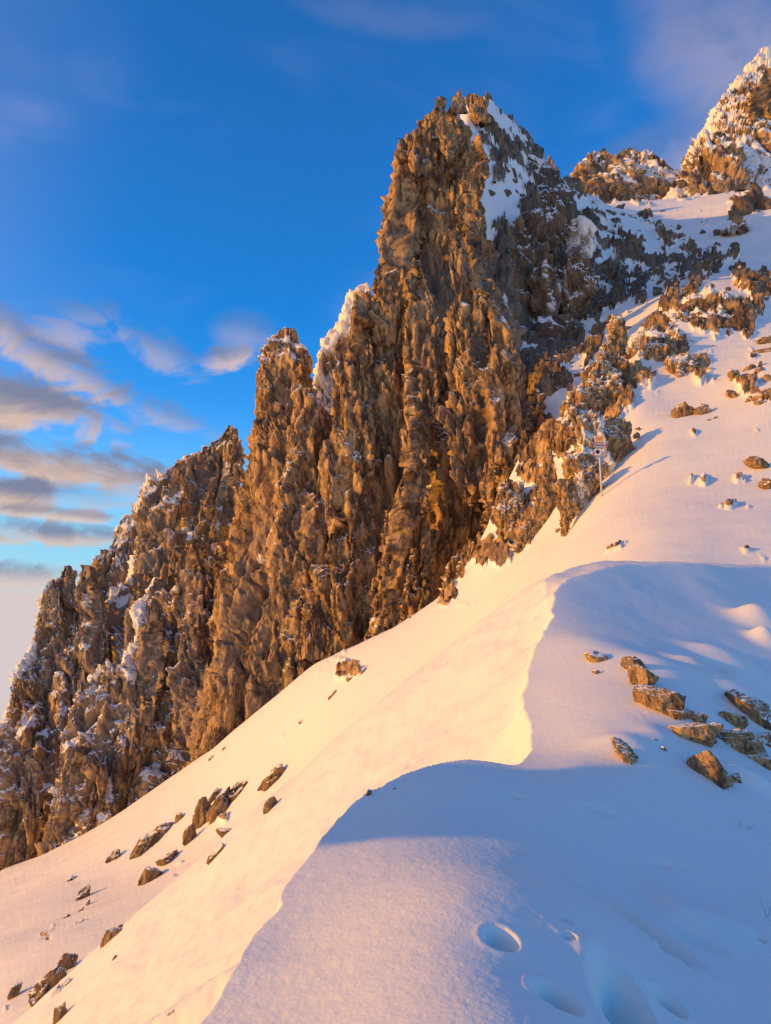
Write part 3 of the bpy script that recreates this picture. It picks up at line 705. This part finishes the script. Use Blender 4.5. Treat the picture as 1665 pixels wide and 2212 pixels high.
# sunlit ridge rocks --------------------------------------------------
MID = [
    ('rock_spire', [(963, 1184, 1189), (990, 1176, 1198), (1030, 1170, 1205), (1080, 1158, 1203), (1130, 1135, 1185), (1170, 1118, 1160), (1190, 1110, 1145)], (33, 32), .7, .55, .02, 'thin pointed rock spire standing alone left of the signpost rocks', 'rock spire'),
    ('rock_outcrop', [(1033, 1088, 1108), (1050, 1078, 1120), (1100, 1075, 1135), (1150, 1078, 1130), (1195, 1078, 1110)], (35, 34), .7, .6, .05, 'blocky golden outcrop on the snow edge below the thin spire', 'outcrop'),
    ('rock_outcrop', [(1040, 1112, 1128), (1060, 1108, 1140), (1110, 1115, 1160), (1170, 1090, 1140)], (35.5, 34.5), .7, .6, .15, 'frosted rubble outcrop between the blocky outcrop and the thin spire', 'outcrop'),
    ('rock_outcrop', [(985, 1245, 1280), (1005, 1232, 1296), (1050, 1232, 1296), (1080, 1235, 1278), (1110, 1235, 1262)], (27.6, 27.4), .7, .6, -.05, 'brown blocky outcrop directly under the signpost boards', 'outcrop'),
    ('rock_outcrop', [(1038, 1212, 1238), (1050, 1206, 1246), (1090, 1208, 1248), (1130, 1210, 1235), (1158, 1212, 1222)], (27.2, 26.8), .7, .5, -.10, 'narrow standing outcrop tapering down into the snow below the signpost', 'outcrop'),
    ('rock_outcrop', [(868, 1240, 1262), (890, 1228, 1285), (930, 1250, 1300), (980, 1255, 1310), (1030, 1265, 1318), (1065, 1275, 1305)], (30, 29), .6, .6, .06, 'tall golden outcrop rising right behind the signpost', 'outcrop'),
    ('rock_outcrop', [(903, 1298, 1340), (915, 1290, 1352), (960, 1290, 1357), (990, 1288, 1345), (1030, 1280, 1325)], (30.5, 30), .5, .5, -.12, 'shaded slabby outcrop adjoining the signpost rocks, blue shadow behind', 'outcrop'),
    ('rock_outcrop', [(835, 1240, 1262), (860, 1228, 1280), (910, 1215, 1275), (950, 1205, 1262), (985, 1203, 1235)], (37, 36), .6, .8, -.02, 'steep golden crag leaning over the dark gully behind the signpost', 'outcrop'),
    ('rock_outcrop', [(783, 1272, 1300), (800, 1258, 1320), (840, 1255, 1330), (880, 1260, 1330), (930, 1275, 1330)], (38, 37), .6, .8, .06, 'rough golden crag in the middle of the sunlit ridge', 'outcrop'),
    ('rock_spire', [(682, 1324, 1338), (695, 1314, 1348), (730, 1315, 1354), (765, 1320, 1352)], (40, 39.5), .7, .6, -.02, 'leaning block like a broken tooth at the top of the sunlit ridge', 'rock spire'),
    ('rock_spire', [(732, 1310, 1332), (750, 1298, 1342), (785, 1298, 1342), (830, 1310, 1345)], (39, 38.5), .7, .7, .08, 'frosted rounded block just below the broken tooth block', 'rock spire'),
    ('rock_outcrop', [(708, 1400, 1450), (725, 1370, 1470), (760, 1350, 1480), (800, 1340, 1450), (850, 1340, 1420)], (43, 41), .5, .9, .08, 'wide snow capped crag with dark hollow beside the broken tooth block', 'outcrop'),
    ('rock_outcrop', [(732, 1410, 1440), (750, 1400, 1450), (780, 1398, 1445), (820, 1400, 1430)], (40.5, 40), .6, .6, .02, 'golden knob standing in front of the wide snow capped crag', 'outcrop'),
    ('rock_outcrop', [(765, 1450, 1480), (785, 1440, 1500), (815, 1455, 1500), (840, 1460, 1490)], (39, 38), .6, .6, .12, 'small toothed outcrop on the crest beside the snow cone', 'outcrop'),
    ('grassy_knoll', [(668, 1480, 1510), (680, 1455, 1570), (705, 1460, 1590), (740, 1480, 1590)], (46, 45), .5, .9, .12, 'frosted grassy knoll glowing yellow at the edge of the gully shadow', 'knoll'),
    ('grassy_knoll', [(625, 1530, 1560), (635, 1505, 1580), (655, 1490, 1600), (690, 1490, 1600)], (49, 48), .5, 1.0, .3, 'small snowy hump with a yellow top above the grassy knoll', 'knoll'),
]
for i, (nm, rows, Y, th_, sz, s_, lab, cat) in enumerate(MID):
    rows = [(v_, l_ - 0.13 * (r_ - l_) - 1, r_ + 0.13 * (r_ - l_) + 1) for v_, l_, r_ in rows]
    loft(nm, rows, Y, th_, sz, None, 2.0, 200 + i, s_ + .16, step=2.4, macro=.5, label=lab, cat=cat)

# ------------------------------------------------------------------ boulders resting in the snow
def boulder(name, u0, v0, u1, v1, tilt=0.0, snow=0.0, seed=1, depth=0.8, sub=0.35, parent=None, res=26, yy=None, sink=.3, dark=0.0, slim=0, **tags):
    """rock whose photo outline is the box (u0,v0)-(u1,v1); it sits on the ground seen at its foot"""
    foot = hit((u0 + u1) / 2, v1 - sink * (v1 - v0)) if yy is None else pix((u0 + u1) / 2, v1, yy)
    Y = foot[1]
    px = Y / F
    rx = (u1 - u0) / 2 * px; rz = (v1 - v0) / 2 * px; ry = depth * min(rx, rz)
    if slim:
        Lh = math.hypot(u1 - u0, v1 - v0) / 2; rx, rz, ry = 0.50 * Lh * px, 0.92 * Lh * px, 0.6 * Lh * px; tilt = -slim * math.atan2(u1 - u0, v1 - v0)
    c = pix((u0 + u1) / 2, (v0 + v1) / 2, Y + ry * 0.25)
    px_tot = max(u1 - u0, v1 - v0)
    nr = int(np.clip(px_tot / 1.3, 12, 100)); nc = int(nr * 1.6)
    ph = np.linspace(0.02, math.pi - 0.02, nr)[:, None]; th = np.linspace(0, 2 * math.pi, nc, endpoint=False)[None]
    D = np.stack([np.sin(ph) * np.cos(th), np.sin(ph) * np.sin(th), np.cos(ph) * np.ones_like(th)], -1)
    Q = D.reshape(-1, 3)
    off = seed * 5.77
    # angular block: cut the ball by random planes
    rsd = np.random.RandomState(seed); r = np.full(len(Q), 1.25)
    for k in range(9):
        nrm = rsd.normal(size=3); nrm /= np.linalg.norm(nrm); dist = rsd.uniform(0.50, 0.95)
        dn = Q @ nrm
        r = np.where(dn > 0.05, np.minimum(r, dist / np.maximum(dn, 1e-3)), r)
    r = r + 0.30 * rockdisp(Q * r[:, None] + off, 0.9, 0.42, 1.3, seed, 4)
    V = Q * r[:, None] * np.array([rx, ry, rz]) * 1.05
    ct, st = math.cos(tilt), math.sin(tilt)
    X, Z = V[:, 0].copy(), V[:, 2].copy()
    V[:, 0] = X * ct - Z * st; V[:, 2] = X * st + Z * ct
    V += c
    n = gridnormals(V.reshape(nr, nc, 3), True)
    if n[2, :, 2].mean() < 0: n = -n
    sa = 0.05 + 0.8 * sstep(n[..., 2], .35, .8) + snow + 0.15 * fbm(V / (rx + rz) * 3, 2, seed).reshape(nr, nc)
    me = mesh_from(name, V, gridfaces(nr, nc, True), M_ROCK, {'snow': np.clip(sa, 0, 1).ravel(), 'grain': (rx + rz) * 0.12, 'dark': dark})
    return link(name, me, parent, **tags)

FG = [
    (1440, 1532, 1486, 1562, -.3, -.1, 'low snowy stone bridging the cracked rock and the flat faced tan rock'),
    (1548, 1540, 1600, 1572, .1, .0, 'rough stone under the thin leaning slab, dusted with snow'),
    (1636, 1578, 1684, 1624, .2, -.1, 'dark stone by the edge under the grey frosted stone'),
    (1350, 1428, 1385, 1452, -.5, -.35, 'small mossy stone at the upper tip of the long rock in the near snow'),
    (1362, 1448, 1412, 1492, -.6, -.40, 'mossy yellow stone above the cracked dark edged rock'),
    (1388, 1480, 1478, 1548, -.55, -.42, 'angular cracked rock with dark underside, largest of the near slope'),
    (1468, 1556, 1552, 1622, -.35, -.30, 'flat faced tan rock capped by snow beside a dark hollow'),
    (1540, 1572, 1632, 1626, .1, -.30, 'dark shaded rock wedged behind the flat faced tan rock'),
    (1583, 1506, 1622, 1558, -.7, -.15, 'thin upright tan slab leaning against grey frosted stones'),
    (1618, 1516, 1668, 1580, .4, .02, 'grey frosted stone behind the thin leaning slab'),
    (1508, 1632, 1570, 1706, -.75, -.40, 'split tan rock with a long crack, lowest bright rock of the near slope'),
    (1572, 1668, 1601, 1696, .3, -.05, 'small dark stone touching the split tan rock'),
    (1600, 1622, 1668, 1658, -.1, .0, 'long grey stone lying below the dark hollow'),
    (1332, 1606, 1372, 1652, -.7, -.10, 'little brown stone poking through the snow under a soft shadow'),
    (1405, 1592, 1424, 1606, 0, .0, 'tiny stone tip half buried beside a round blue shadow'),
    (1428, 1612, 1442, 1628, .3, .1, 'tiny frosted stone tip below another in the round blue shadow'),
    (1268, 1404, 1300, 1430, -.2, -.15, 'isolated mossy patch of stone high on the near hump'),
    (1280, 1445, 1296, 1455, 0, .0, 'tiny stone speck just below the isolated mossy patch'),
    (1480, 1536, 1520, 1560, -.3, .05, 'frosted brown stone ridge joining the two larger near rocks'),
    (1610, 1505, 1640, 1530, 0, .25, 'snow crusted stone crest at the top of the near rock group'),
]
for i, (a, b, c_, d_, tl, s_, lab) in enumerate(FG):
    if c_ - a > 30: a, b, c_, d_ = a - 5, b - 4, c_ + 6, d_ + 3
    boulder('rock', a, b, c_, d_, tl, s_ + .14, 300 + i, slim=(-1 if tl <= -.65 else 0), label=lab, cat='rock', group='rocks in the near snow')
LS = [
    (570, 1655, 621, 1704, .5, -.15, 'knobbly dark rock alone high on the open slope'), (568, 1727, 592, 1764, .5, -.3, 'small dark slanted rock below the knobbly one'),
    (418, 1731, 463, 1803, .25, -.3, 'square topped dark rock, first of the row of four'), (446, 1706, 472, 1749, .5, -.25, 'rounded dark rock behind the square topped one'),
    (462, 1710, 506, 1774, .45, -.25, 'long curved dark rock in the middle of the row'), (490, 1686, 524, 1745, .6, -.15, 'pointed uppermost rock of the dark row'),
    (374, 1752, 398, 1781, .5, -.1, 'small dark rock uphill of the square topped one'), (286, 1800, 342, 1856, .4, -.15, 'chunky dark rock with snow ribs'),
    (335, 1775, 372, 1812, .6, .05, 'thin frosted rock edge running up from the chunky dark rock'), (396, 1786, 420, 1834, .3, -.15, 'narrow upright rock beside a small blue shadow'),
    (298, 1858, 342, 1930, .35, -.12, 'broken dark rock with a snow cap and blue shadow'), (340, 1835, 385, 1870, .5, .15, 'frosted rock trail leading up from the snow capped rock'),
    (447, 1829, 480, 1866, .5, .12, 'frosted clump of stones alone below the row'), (470, 1790, 510, 1812, .3, .2, 'sprinkle of frosted stones between the row and the lone clump'),
    (228, 2002, 255, 2052, .4, -.3, 'dark slit shaped rock on the lower slope'), (66, 2118, 112, 2178, .62, -.12, 'lowest and widest block of the long slanted ledge on the lower slope'), (90, 2086, 134, 2142, .62, -.15, 'middle block of the long slanted ledge on the lower slope'), (120, 2056, 156, 2104, .62, -.12, 'upper tip block of the long slanted ledge on the lower slope'),
    (111, 2119, 143, 2161, .5, .0, 'rock fragment under the largest slanted rock'), (117, 2169, 142, 2214, .3, -.05, 'rock cut by the bottom edge of the photo'),
    (167, 1912, 187, 1948, .4, .1, 'frosted sliver of rock on the mid slope'), (148, 1889, 164, 1908, .5, .0, 'little rock above the frosted sliver'),
    (140, 1990, 180, 2028, .6, .15, 'snow crusted rock ring on the mid slope'), (24, 2120, 46, 2150, .4, .05, 'small dark rock near the edge of the photo below the slope rocks'),
    (170, 1958, 178, 1970, .4, -.1, 'tiny dark pebble above the snow crusted rock ring'), (186, 1942, 194, 1954, .4, -.1, 'tiny dark pebble beside the frosted sliver'),
    (134, 1976, 150, 1994, .6, -.1, 'small hooked stone at the top of the snow crusted ring'), (244, 2060, 254, 2078, .4, -.1, 'tiny stone under the slit shaped rock'),
    (232, 1838, 252, 1872, .6, .18, 'faint frosted rock edge high on the open slope'), (362, 2180, 374, 2208, .6, -.1, 'thin stone near the bottom edge beside the near ridge'),
    (277, 1984, 284, 1996, .4, -.1, 'tiny stone uphill of the slit shaped rock'), (60, 2030, 82, 2050, .5, .15, 'frosted stones above the largest slanted rock'),
    (740, 1452, 775, 1474, .45, .08, 'flat frosted stones just below the cliff foot'), (775, 1438, 806, 1456, .4, .15, 'upper flat frosted stones close to the cliff foot'),
    (712, 1488, 732, 1508, .5, -.05, 'small stone apart from the flat frosted stones'), (788, 1706, 802, 1728, .2, .05, 'pair of stone specks in the middle of the slope'),
    (644, 1552, 656, 1564, .3, .12, 'tiny frosted stone high on the slope'), (845, 1700, 856, 1708, .3, -.1, 'speck of stone close to the near snow crest'), (482, 1606, 496, 1622, .6, .05, 'small stone near the upper edge of the slope'),
    (452, 1628, 462, 1646, .5, .0, 'thin stone near the upper edge beneath the cliffs'), (860, 1405, 868, 1414, .3, -.1, 'stone speck right below the cliff foot'),
]
for i, (a, b, c_, d_, tl, s_, lab) in enumerate(LS):
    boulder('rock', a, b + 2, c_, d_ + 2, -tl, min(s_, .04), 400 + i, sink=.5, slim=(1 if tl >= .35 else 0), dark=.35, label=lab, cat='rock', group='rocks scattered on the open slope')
RS = [
    (1455, 862, 1496, 908, -.4, .02, 'rough brown boulder with a dark foot on the sunny saddle'), (1500, 872, 1538, 902, 0, .05, 'round brown boulder beside the rough one on the saddle'),
    (1574, 795, 1602, 832, -.2, .08, 'tallest tooth like stone on the saddle crest'), (1570, 838, 1592, 862, 0, .1, 'tooth like stone below the tallest tooth'),
    (1606, 786, 1630, 812, .2, .2, 'snow covered stone behind the tooth like stones'), (1630, 796, 1650, 814, 0, .0, 'shaded small stone behind the saddle crest'),
    (1612, 812, 1628, 830, 0, -.05, 'dark stone in the shadow behind the teeth'), (1646, 810, 1672, 826, .1, -.1, 'brown stone at the edge of the photo on the saddle'),
    (1628, 836, 1680, 868, .1, -.05, 'dark broad boulder in shadow at the edge of the photo'), (1366, 934, 1382, 950, 0, -.3, 'dark stone in the blue shadow behind the slabs'),
    (1370, 922, 1382, 930, 0, -.2, 'little stone above the dark one in the blue shadow'), (1360, 962, 1372, 974, 0, -.2, 'lowest dark stone in the blue shadow'),
    (1614, 990, 1662, 1020, -.35, -.02, 'grassy brown rock near the edge on the sunny slope'), (1636, 1030, 1672, 1062, -.3, -.05, 'brown rock under the grassy one at the edge'),
    (1608, 860, 1622, 872, 0, .0, 'small stone on the saddle crest near the edge'), (1630, 862, 1660, 880, 0, .15, 'flat snow dusted stones at the edge on the saddle'),
    (1530, 742, 1548, 756, 0, .2, 'snow capped little boulder in the blue hollow'), (1640, 726, 1684, 752, 0, .1, 'grassy snow capped boulder at the edge above the saddle'),
    (1628, 748, 1684, 772, 0, -.05, 'dark rock under the grassy snow capped boulder'), (1540, 900, 1552, 908, 0, -.3, 'brown stone speck on the sunny snow'), (1526, 906, 1538, 914, 0, -.3, 'second brown speck beside the first on the sunny snow'),
    (1296, 1046, 1320, 1056, 0, -.1, 'flat stone at the foot of the signpost'), (1200, 1140, 1214, 1150, .5, -.1, 'small flake of rock beneath the narrow outcrop'),
    (1545, 628, 1580, 648, 0, .1, 'yellow lit boulder on top of the snowy hump'), (1582, 600, 1604, 622, 0, .0, 'dark boulder above the snowy hump'), (1600, 605, 1640, 640, 0, .05, 'cluster boulder dark and frosted by the edge above the hump'),
    (1640, 600, 1680, 630, 0, .15, 'frosted boulder at the edge above the hump'),
]
for i, (a, b, c_, d_, tl, s_, lab) in enumerate(RS):
    boulder('rock', a, b, c_, d_, tl, s_, 500 + i, label=lab, cat='rock', group='rocks on the saddle')

GZ = [(1300, 480, 60, 50, 12, 'small dark stone dotting the shaded snow below the skyline ridge'), (1350, 640, 70, 90, 26, 'small frosted stone strewn in the shaded gully'), (1500, 580, 90, 60, 22, 'small dark stone strewn beside the smooth gully snow'),
      (1420, 640, 40, 60, 10, 'small dark stone in the trough of the gully'), (1110, 400, 70, 50, 16, 'dark stone on the snow shoulder of the tallest tower'), (1400, 400, 90, 25, 16, 'hazy stone of the boulder field on the skyline saddle'), (1240, 800, 60, 60, 16, 'dark frosted stone low in the shaded gully')]
gs = np.random.RandomState(11); gi = 0
for cu, cv, su, sv, cnt, lab in GZ:
    for k in range(cnt):
        u, v = cu + gs.normal() * su * .6, cv + gs.normal() * sv * .6; r_ = gs.uniform(4, 11); gi += 1
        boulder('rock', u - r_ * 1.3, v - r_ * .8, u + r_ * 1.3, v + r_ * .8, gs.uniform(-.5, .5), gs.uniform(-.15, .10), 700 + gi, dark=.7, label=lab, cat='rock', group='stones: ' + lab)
# ------------------------------------------------------------------ signpost
def box_mesh(bm_v, bm_f, pts):
    b = len(bm_v); bm_v += pts
    bm_f += [(b, b + 1, b + 2, b + 3), (b + 7, b + 6, b + 5, b + 4), (b, b + 4, b + 5, b + 1), (b + 1, b + 5, b + 6, b + 2), (b + 2, b + 6, b + 7, b + 3), (b + 3, b + 7, b + 4, b)]

def prism(name, outline, y0, y1, mat, parent=None):
    n = len(outline); me = bpy.data.meshes.new(name)
    vs = [(x, y0, z) for x, z in outline] + [(x, y1, z) for x, z in outline]
    fs = [tuple(range(n)), tuple(range(2 * n - 1, n - 1, -1))] + [(i, i + n, (i + 1) % n + n, (i + 1) % n) for i in range(n)]
    me.from_pydata(vs, [], fs); me.update(); me.materials.append(mat)
    return link(name, me, parent)

SY = 26.6
base = pix(1299, 1056, SY); topp = pix(1292, 942, SY); px = SY / F
M_POLE = mat_plain('frosted_metal', (0.55, 0.5, 0.47), .5); M_GREY = mat_plain('grey_board', (0.42, 0.40, 0.40), .6)
M_YEL = mat_plain('yellow_board', (0.80, 0.55, 0.22), .6); M_RED = mat_plain('red_paint', (0.55, 0.03, 0.04), .6); M_BLK = mat_plain('black_paint', (0.02, 0.02, 0.02), .6); M_WHT = mat_plain('white_board', (0.75, 0.73, 0.7), .6)
root = bpy.data.objects.new('signpost', None); scn.collection.objects.link(root); root.location = base
root['label'] = 'trail signpost with arrow boards on a frosted pole among sunlit rocks'; root['category'] = 'signpost'
def P2(u, v): p = pix(u, v, SY); return (p[0] - base[0], p[2] - base[2])
vs, fs = [], []
nseg = 14
for i in range(nseg + 1):
    t_ = i / nseg; c0 = np.array(base) * (1 - t_) + np.array(topp) * t_ - np.array(base) + (0, 0, -0.25 * (1 - t_))
    for k in range(10):
        a_ = k / 10 * 2 * math.pi; rr = 0.034 * (1 + 0.12 * math.sin(i * 2.3 + k))
        vs.append((c0[0] + rr * math.cos(a_), c0[1] + rr * math.sin(a_), c0[2]))
for i in range(nseg):
    for k in range(10): fs.append((i * 10 + k, i * 10 + (k + 1) % 10, (i + 1) * 10 + (k + 1) % 10, (i + 1) * 10 + k))
me = bpy.data.meshes.new('pole'); me.from_pydata(vs, [], fs); me.update(); me.materials.append(M_POLE); link('pole', me, root)
bz = [  # boards: outline in photo pixels
    ('arrow_board', [(1283, 942), (1301, 942), (1307, 947), (1301, 955), (1283, 955)], M_YEL), ('arrow_board', [(1280, 957), (1311, 958), (1311, 968), (1280, 967)], M_GREY),
    ('arrow_board', [(1278, 980), (1283, 975), (1311, 976), (1310, 987), (1282, 986)], M_GREY), ('square_board', [(1283, 970), (1297, 970), (1297, 983), (1283, 983)], M_WHT)]
for k, (nm, ol, mt) in enumerate(bz):
    b_ = prism(nm, [P2(*q) for q in ol], -.075 - (.012 if k == 3 else 0), -.045 - (.0 if k != 3 else .012) , mt, root)
    def mark(nm2, ol2, m2, dy=.004): prism(nm2, [P2(*q) for q in ol2], (-.075 - (.012 if k == 3 else 0)) - dy, -.072 - (.012 if k == 3 else 0), m2, b_)
    if k == 0:
        for j in range(5): mark('lettering', [(1286 + j * 3, 945), (1288 + j * 3, 945.5), (1287.4 + j * 3, 948), (1285.6 + j * 3, 947.6)], M_RED)
        for j in range(5): mark('lettering', [(1286 + j * 3, 949.5), (1288 + j * 3, 949.5), (1287 + j * 3, 952), (1285.4 + j * 3, 951.6)], M_RED)
    if k == 1:
        mark('red_end', [(1280, 957), (1283, 957.1), (1282, 967), (1280, 967)], M_RED); mark('red_end', [(1308, 958), (1311, 958), (1311, 968), (1307, 967.9)], M_RED)
        for j in range(6): mark('lettering', [(1285 + j * 3.4, 961.2), (1287.4 + j * 3.4, 961.2), (1287.4 + j * 3.4, 963.2), (1285 + j * 3.4, 963.2)], M_BLK)
    if k == 2:
        mark('red_tip', [(1278, 980), (1283, 975), (1282, 986)], M_RED); mark('red_end', [(1307, 976), (1311, 976), (1310, 979.5), (1307, 979)], M_RED); mark('red_end', [(1307, 984), (1310, 984), (1310, 987), (1306.5, 986.9)], M_RED)
        for j in range(4): mark('lettering', [(1286 + j * 3.2, 980), (1288.2 + j * 3.2, 980), (1288.2 + j * 3.2, 982), (1286 + j * 3.2, 982)], M_BLK)
    if k == 3:
        mark('round_symbol', [(1289 + 4.6 * math.cos(q / 14 * 6.283), 976.5 + 4.6 * math.sin(q / 14 * 6.283)) for q in range(14)], M_BLK)

# ------------------------------------------------------------------ frosted stalks and twigs
M_STALK = mat_plain('frosted_stalk', (0.6, 0.52, 0.42), .8); M_TWIG = mat_plain('dark_twig', (0.09, 0.07, 0.06), .9)
def stalks(name, u, v, n, hpx_, spread, seed, mat, yy=None, lean=0.3, **tags):
    p = hit(u, v) if yy is None else pix(u, v, yy)
    px_ = p[1] / F; r_ = np.random.RandomState(seed); V, Fc = [], []
    for i in range(n):
        b0 = np.array([r_.normal() * spread * px_, r_.normal() * spread * px_ * .5, -0.02]); hh = hpx_ * px_ * r_.uniform(.5, 1.1); dr = np.array([r_.normal() * lean, r_.normal() * lean, 1.0]); dr /= np.linalg.norm(dr)
        rad = max(0.0016 * p[1] / 6, .22 * px_)
        pts = [b0 + dr * hh * t_ + np.array([dr[0], dr[1], -.4]) * hh * .25 * t_ ** 2 for t_ in np.linspace(0, 1, 5)]
        for j, q in enumerate(pts):
            for k in range(4):
                a_ = k * math.pi / 2; rr = rad * (1.2 - j * .22); V.append(tuple(q + np.array([rr * math.cos(a_), rr * math.sin(a_), 0])))
        s0 = len(V) - 20
        for j in range(4):
            for k in range(4): Fc.append((s0 + j * 4 + k, s0 + j * 4 + (k + 1) % 4, s0 + (j + 1) * 4 + (k + 1) % 4, s0 + (j + 1) * 4 + k))
    me = bpy.data.meshes.new(name); me.from_pydata(V, [], Fc); me.update(); me.materials.append(mat)
    o = link(name, me, None, **tags); o.location = p
    return o
stalks('dry_stalks', 1312, 1030, 16, 60, 5, 1, M_STALK, label='pale dry stalks in the shade behind the signpost', kind='stuff')
stalks('dry_stalks', 1330, 1030, 14, 22, 10, 2, M_STALK, label='short frosted grass beside the signpost rocks', kind='stuff')
stalks('dry_grass', 1594, 1785, 18, 22, 14, 3, M_TWIG, lean=.9, label='dark bent grass tuft sticking out of the shaded near snow', kind='stuff')
stalks('frosted_twig', 1655, 1985, 7, 60, 6, 4, M_TWIG, lean=.9, label='frosted dark twig at the edge of the near snow', cat='twig')
stalks('dry_grass', 1366, 1432, 26, 16, 20, 5, M_STALK, lean=.8, label='dry grass blades at the tip of the long near rock', kind='stuff')
stalks('dry_grass', 1384, 1398, 10, 10, 14, 6, M_TWIG, lean=.9, label='dark grass wisps above the long near rock', kind='stuff')

# ------------------------------------------------------------------ unseen rock added beyond the frame, shaped to throw the near shadow
def side_shadow_caster():
    nr, nc = 90, 120
    t = np.linspace(0, 1, nr)[:, None]; th = np.linspace(0, 2 * math.pi, nc, endpoint=False)[None]
    lat = np.array([-SUN_H[1], SUN_H[0]])
    rad = 0.25 + 0.85 * t ** 0.5 + 1.4 * t ** 3
    x0, y0 = SUN_H[0] * 8.5, 4.75 + SUN_H[1] * 8.5
    P = np.stack([x0 + rad * np.cos(th) * 0.9, y0 + rad * np.sin(th), 1.05 - 10 * t + 0 * th], -1)
    n = gridnormals(P, True); n *= -1 if n[40, 0, 0] < 0 else 1
    d = rockdisp(P.reshape(-1, 3) + 9, 0.9, 0.28, 1.8, 91, 4).reshape(nr, nc)
    P = P + n * d[..., None]
    P = np.concatenate([np.broadcast_to(P[0].mean(0), (1, nc, 3)), P], 0)
    me = mesh_from('rock_spire', P.reshape(-1, 3), gridfaces(nr + 1, nc, True), M_ROCK, {'snow': 0.2, 'grain': 0.12})
    link('rock_spire', me, label='unseen spire-shaped shadow caster added beside the near crest to shade the near snow', cat='rock spire')
side_shadow_caster()


# ------------------------------------------------------------------ thin cold haze
hz = bpy.data.materials.new('haze'); hz.use_nodes = True
T = NT(hz.node_tree); pv = T.node('ShaderNodeVolumePrincipled'); pv.inputs['Color'].default_value = (0.92, 0.90, 0.92, 1); pv.inputs['Density'].default_value = 0.00009; pv.inputs['Anisotropy'].default_value = 0.0
o = T.node('ShaderNodeOutputMaterial'); T.l.new(pv.outputs[0], o.inputs['Volume'])
x0, x1, y0, y1, z0, z1 = -190, 420, -30, 290, -120, 190
vs = [(x, y, z) for z in (z0, z1) for x, y in ((x0, y0), (x1, y0), (x1, y1), (x0, y1))]
me = bpy.data.meshes.new('haze'); me.from_pydata(vs, [], [(3, 2, 1, 0), (4, 5, 6, 7), (0, 1, 5, 4), (1, 2, 6, 5), (2, 3, 7, 6), (3, 0, 4, 7)]); me.update(); me.materials.append(hz)
link('haze', me, kind='stuff')
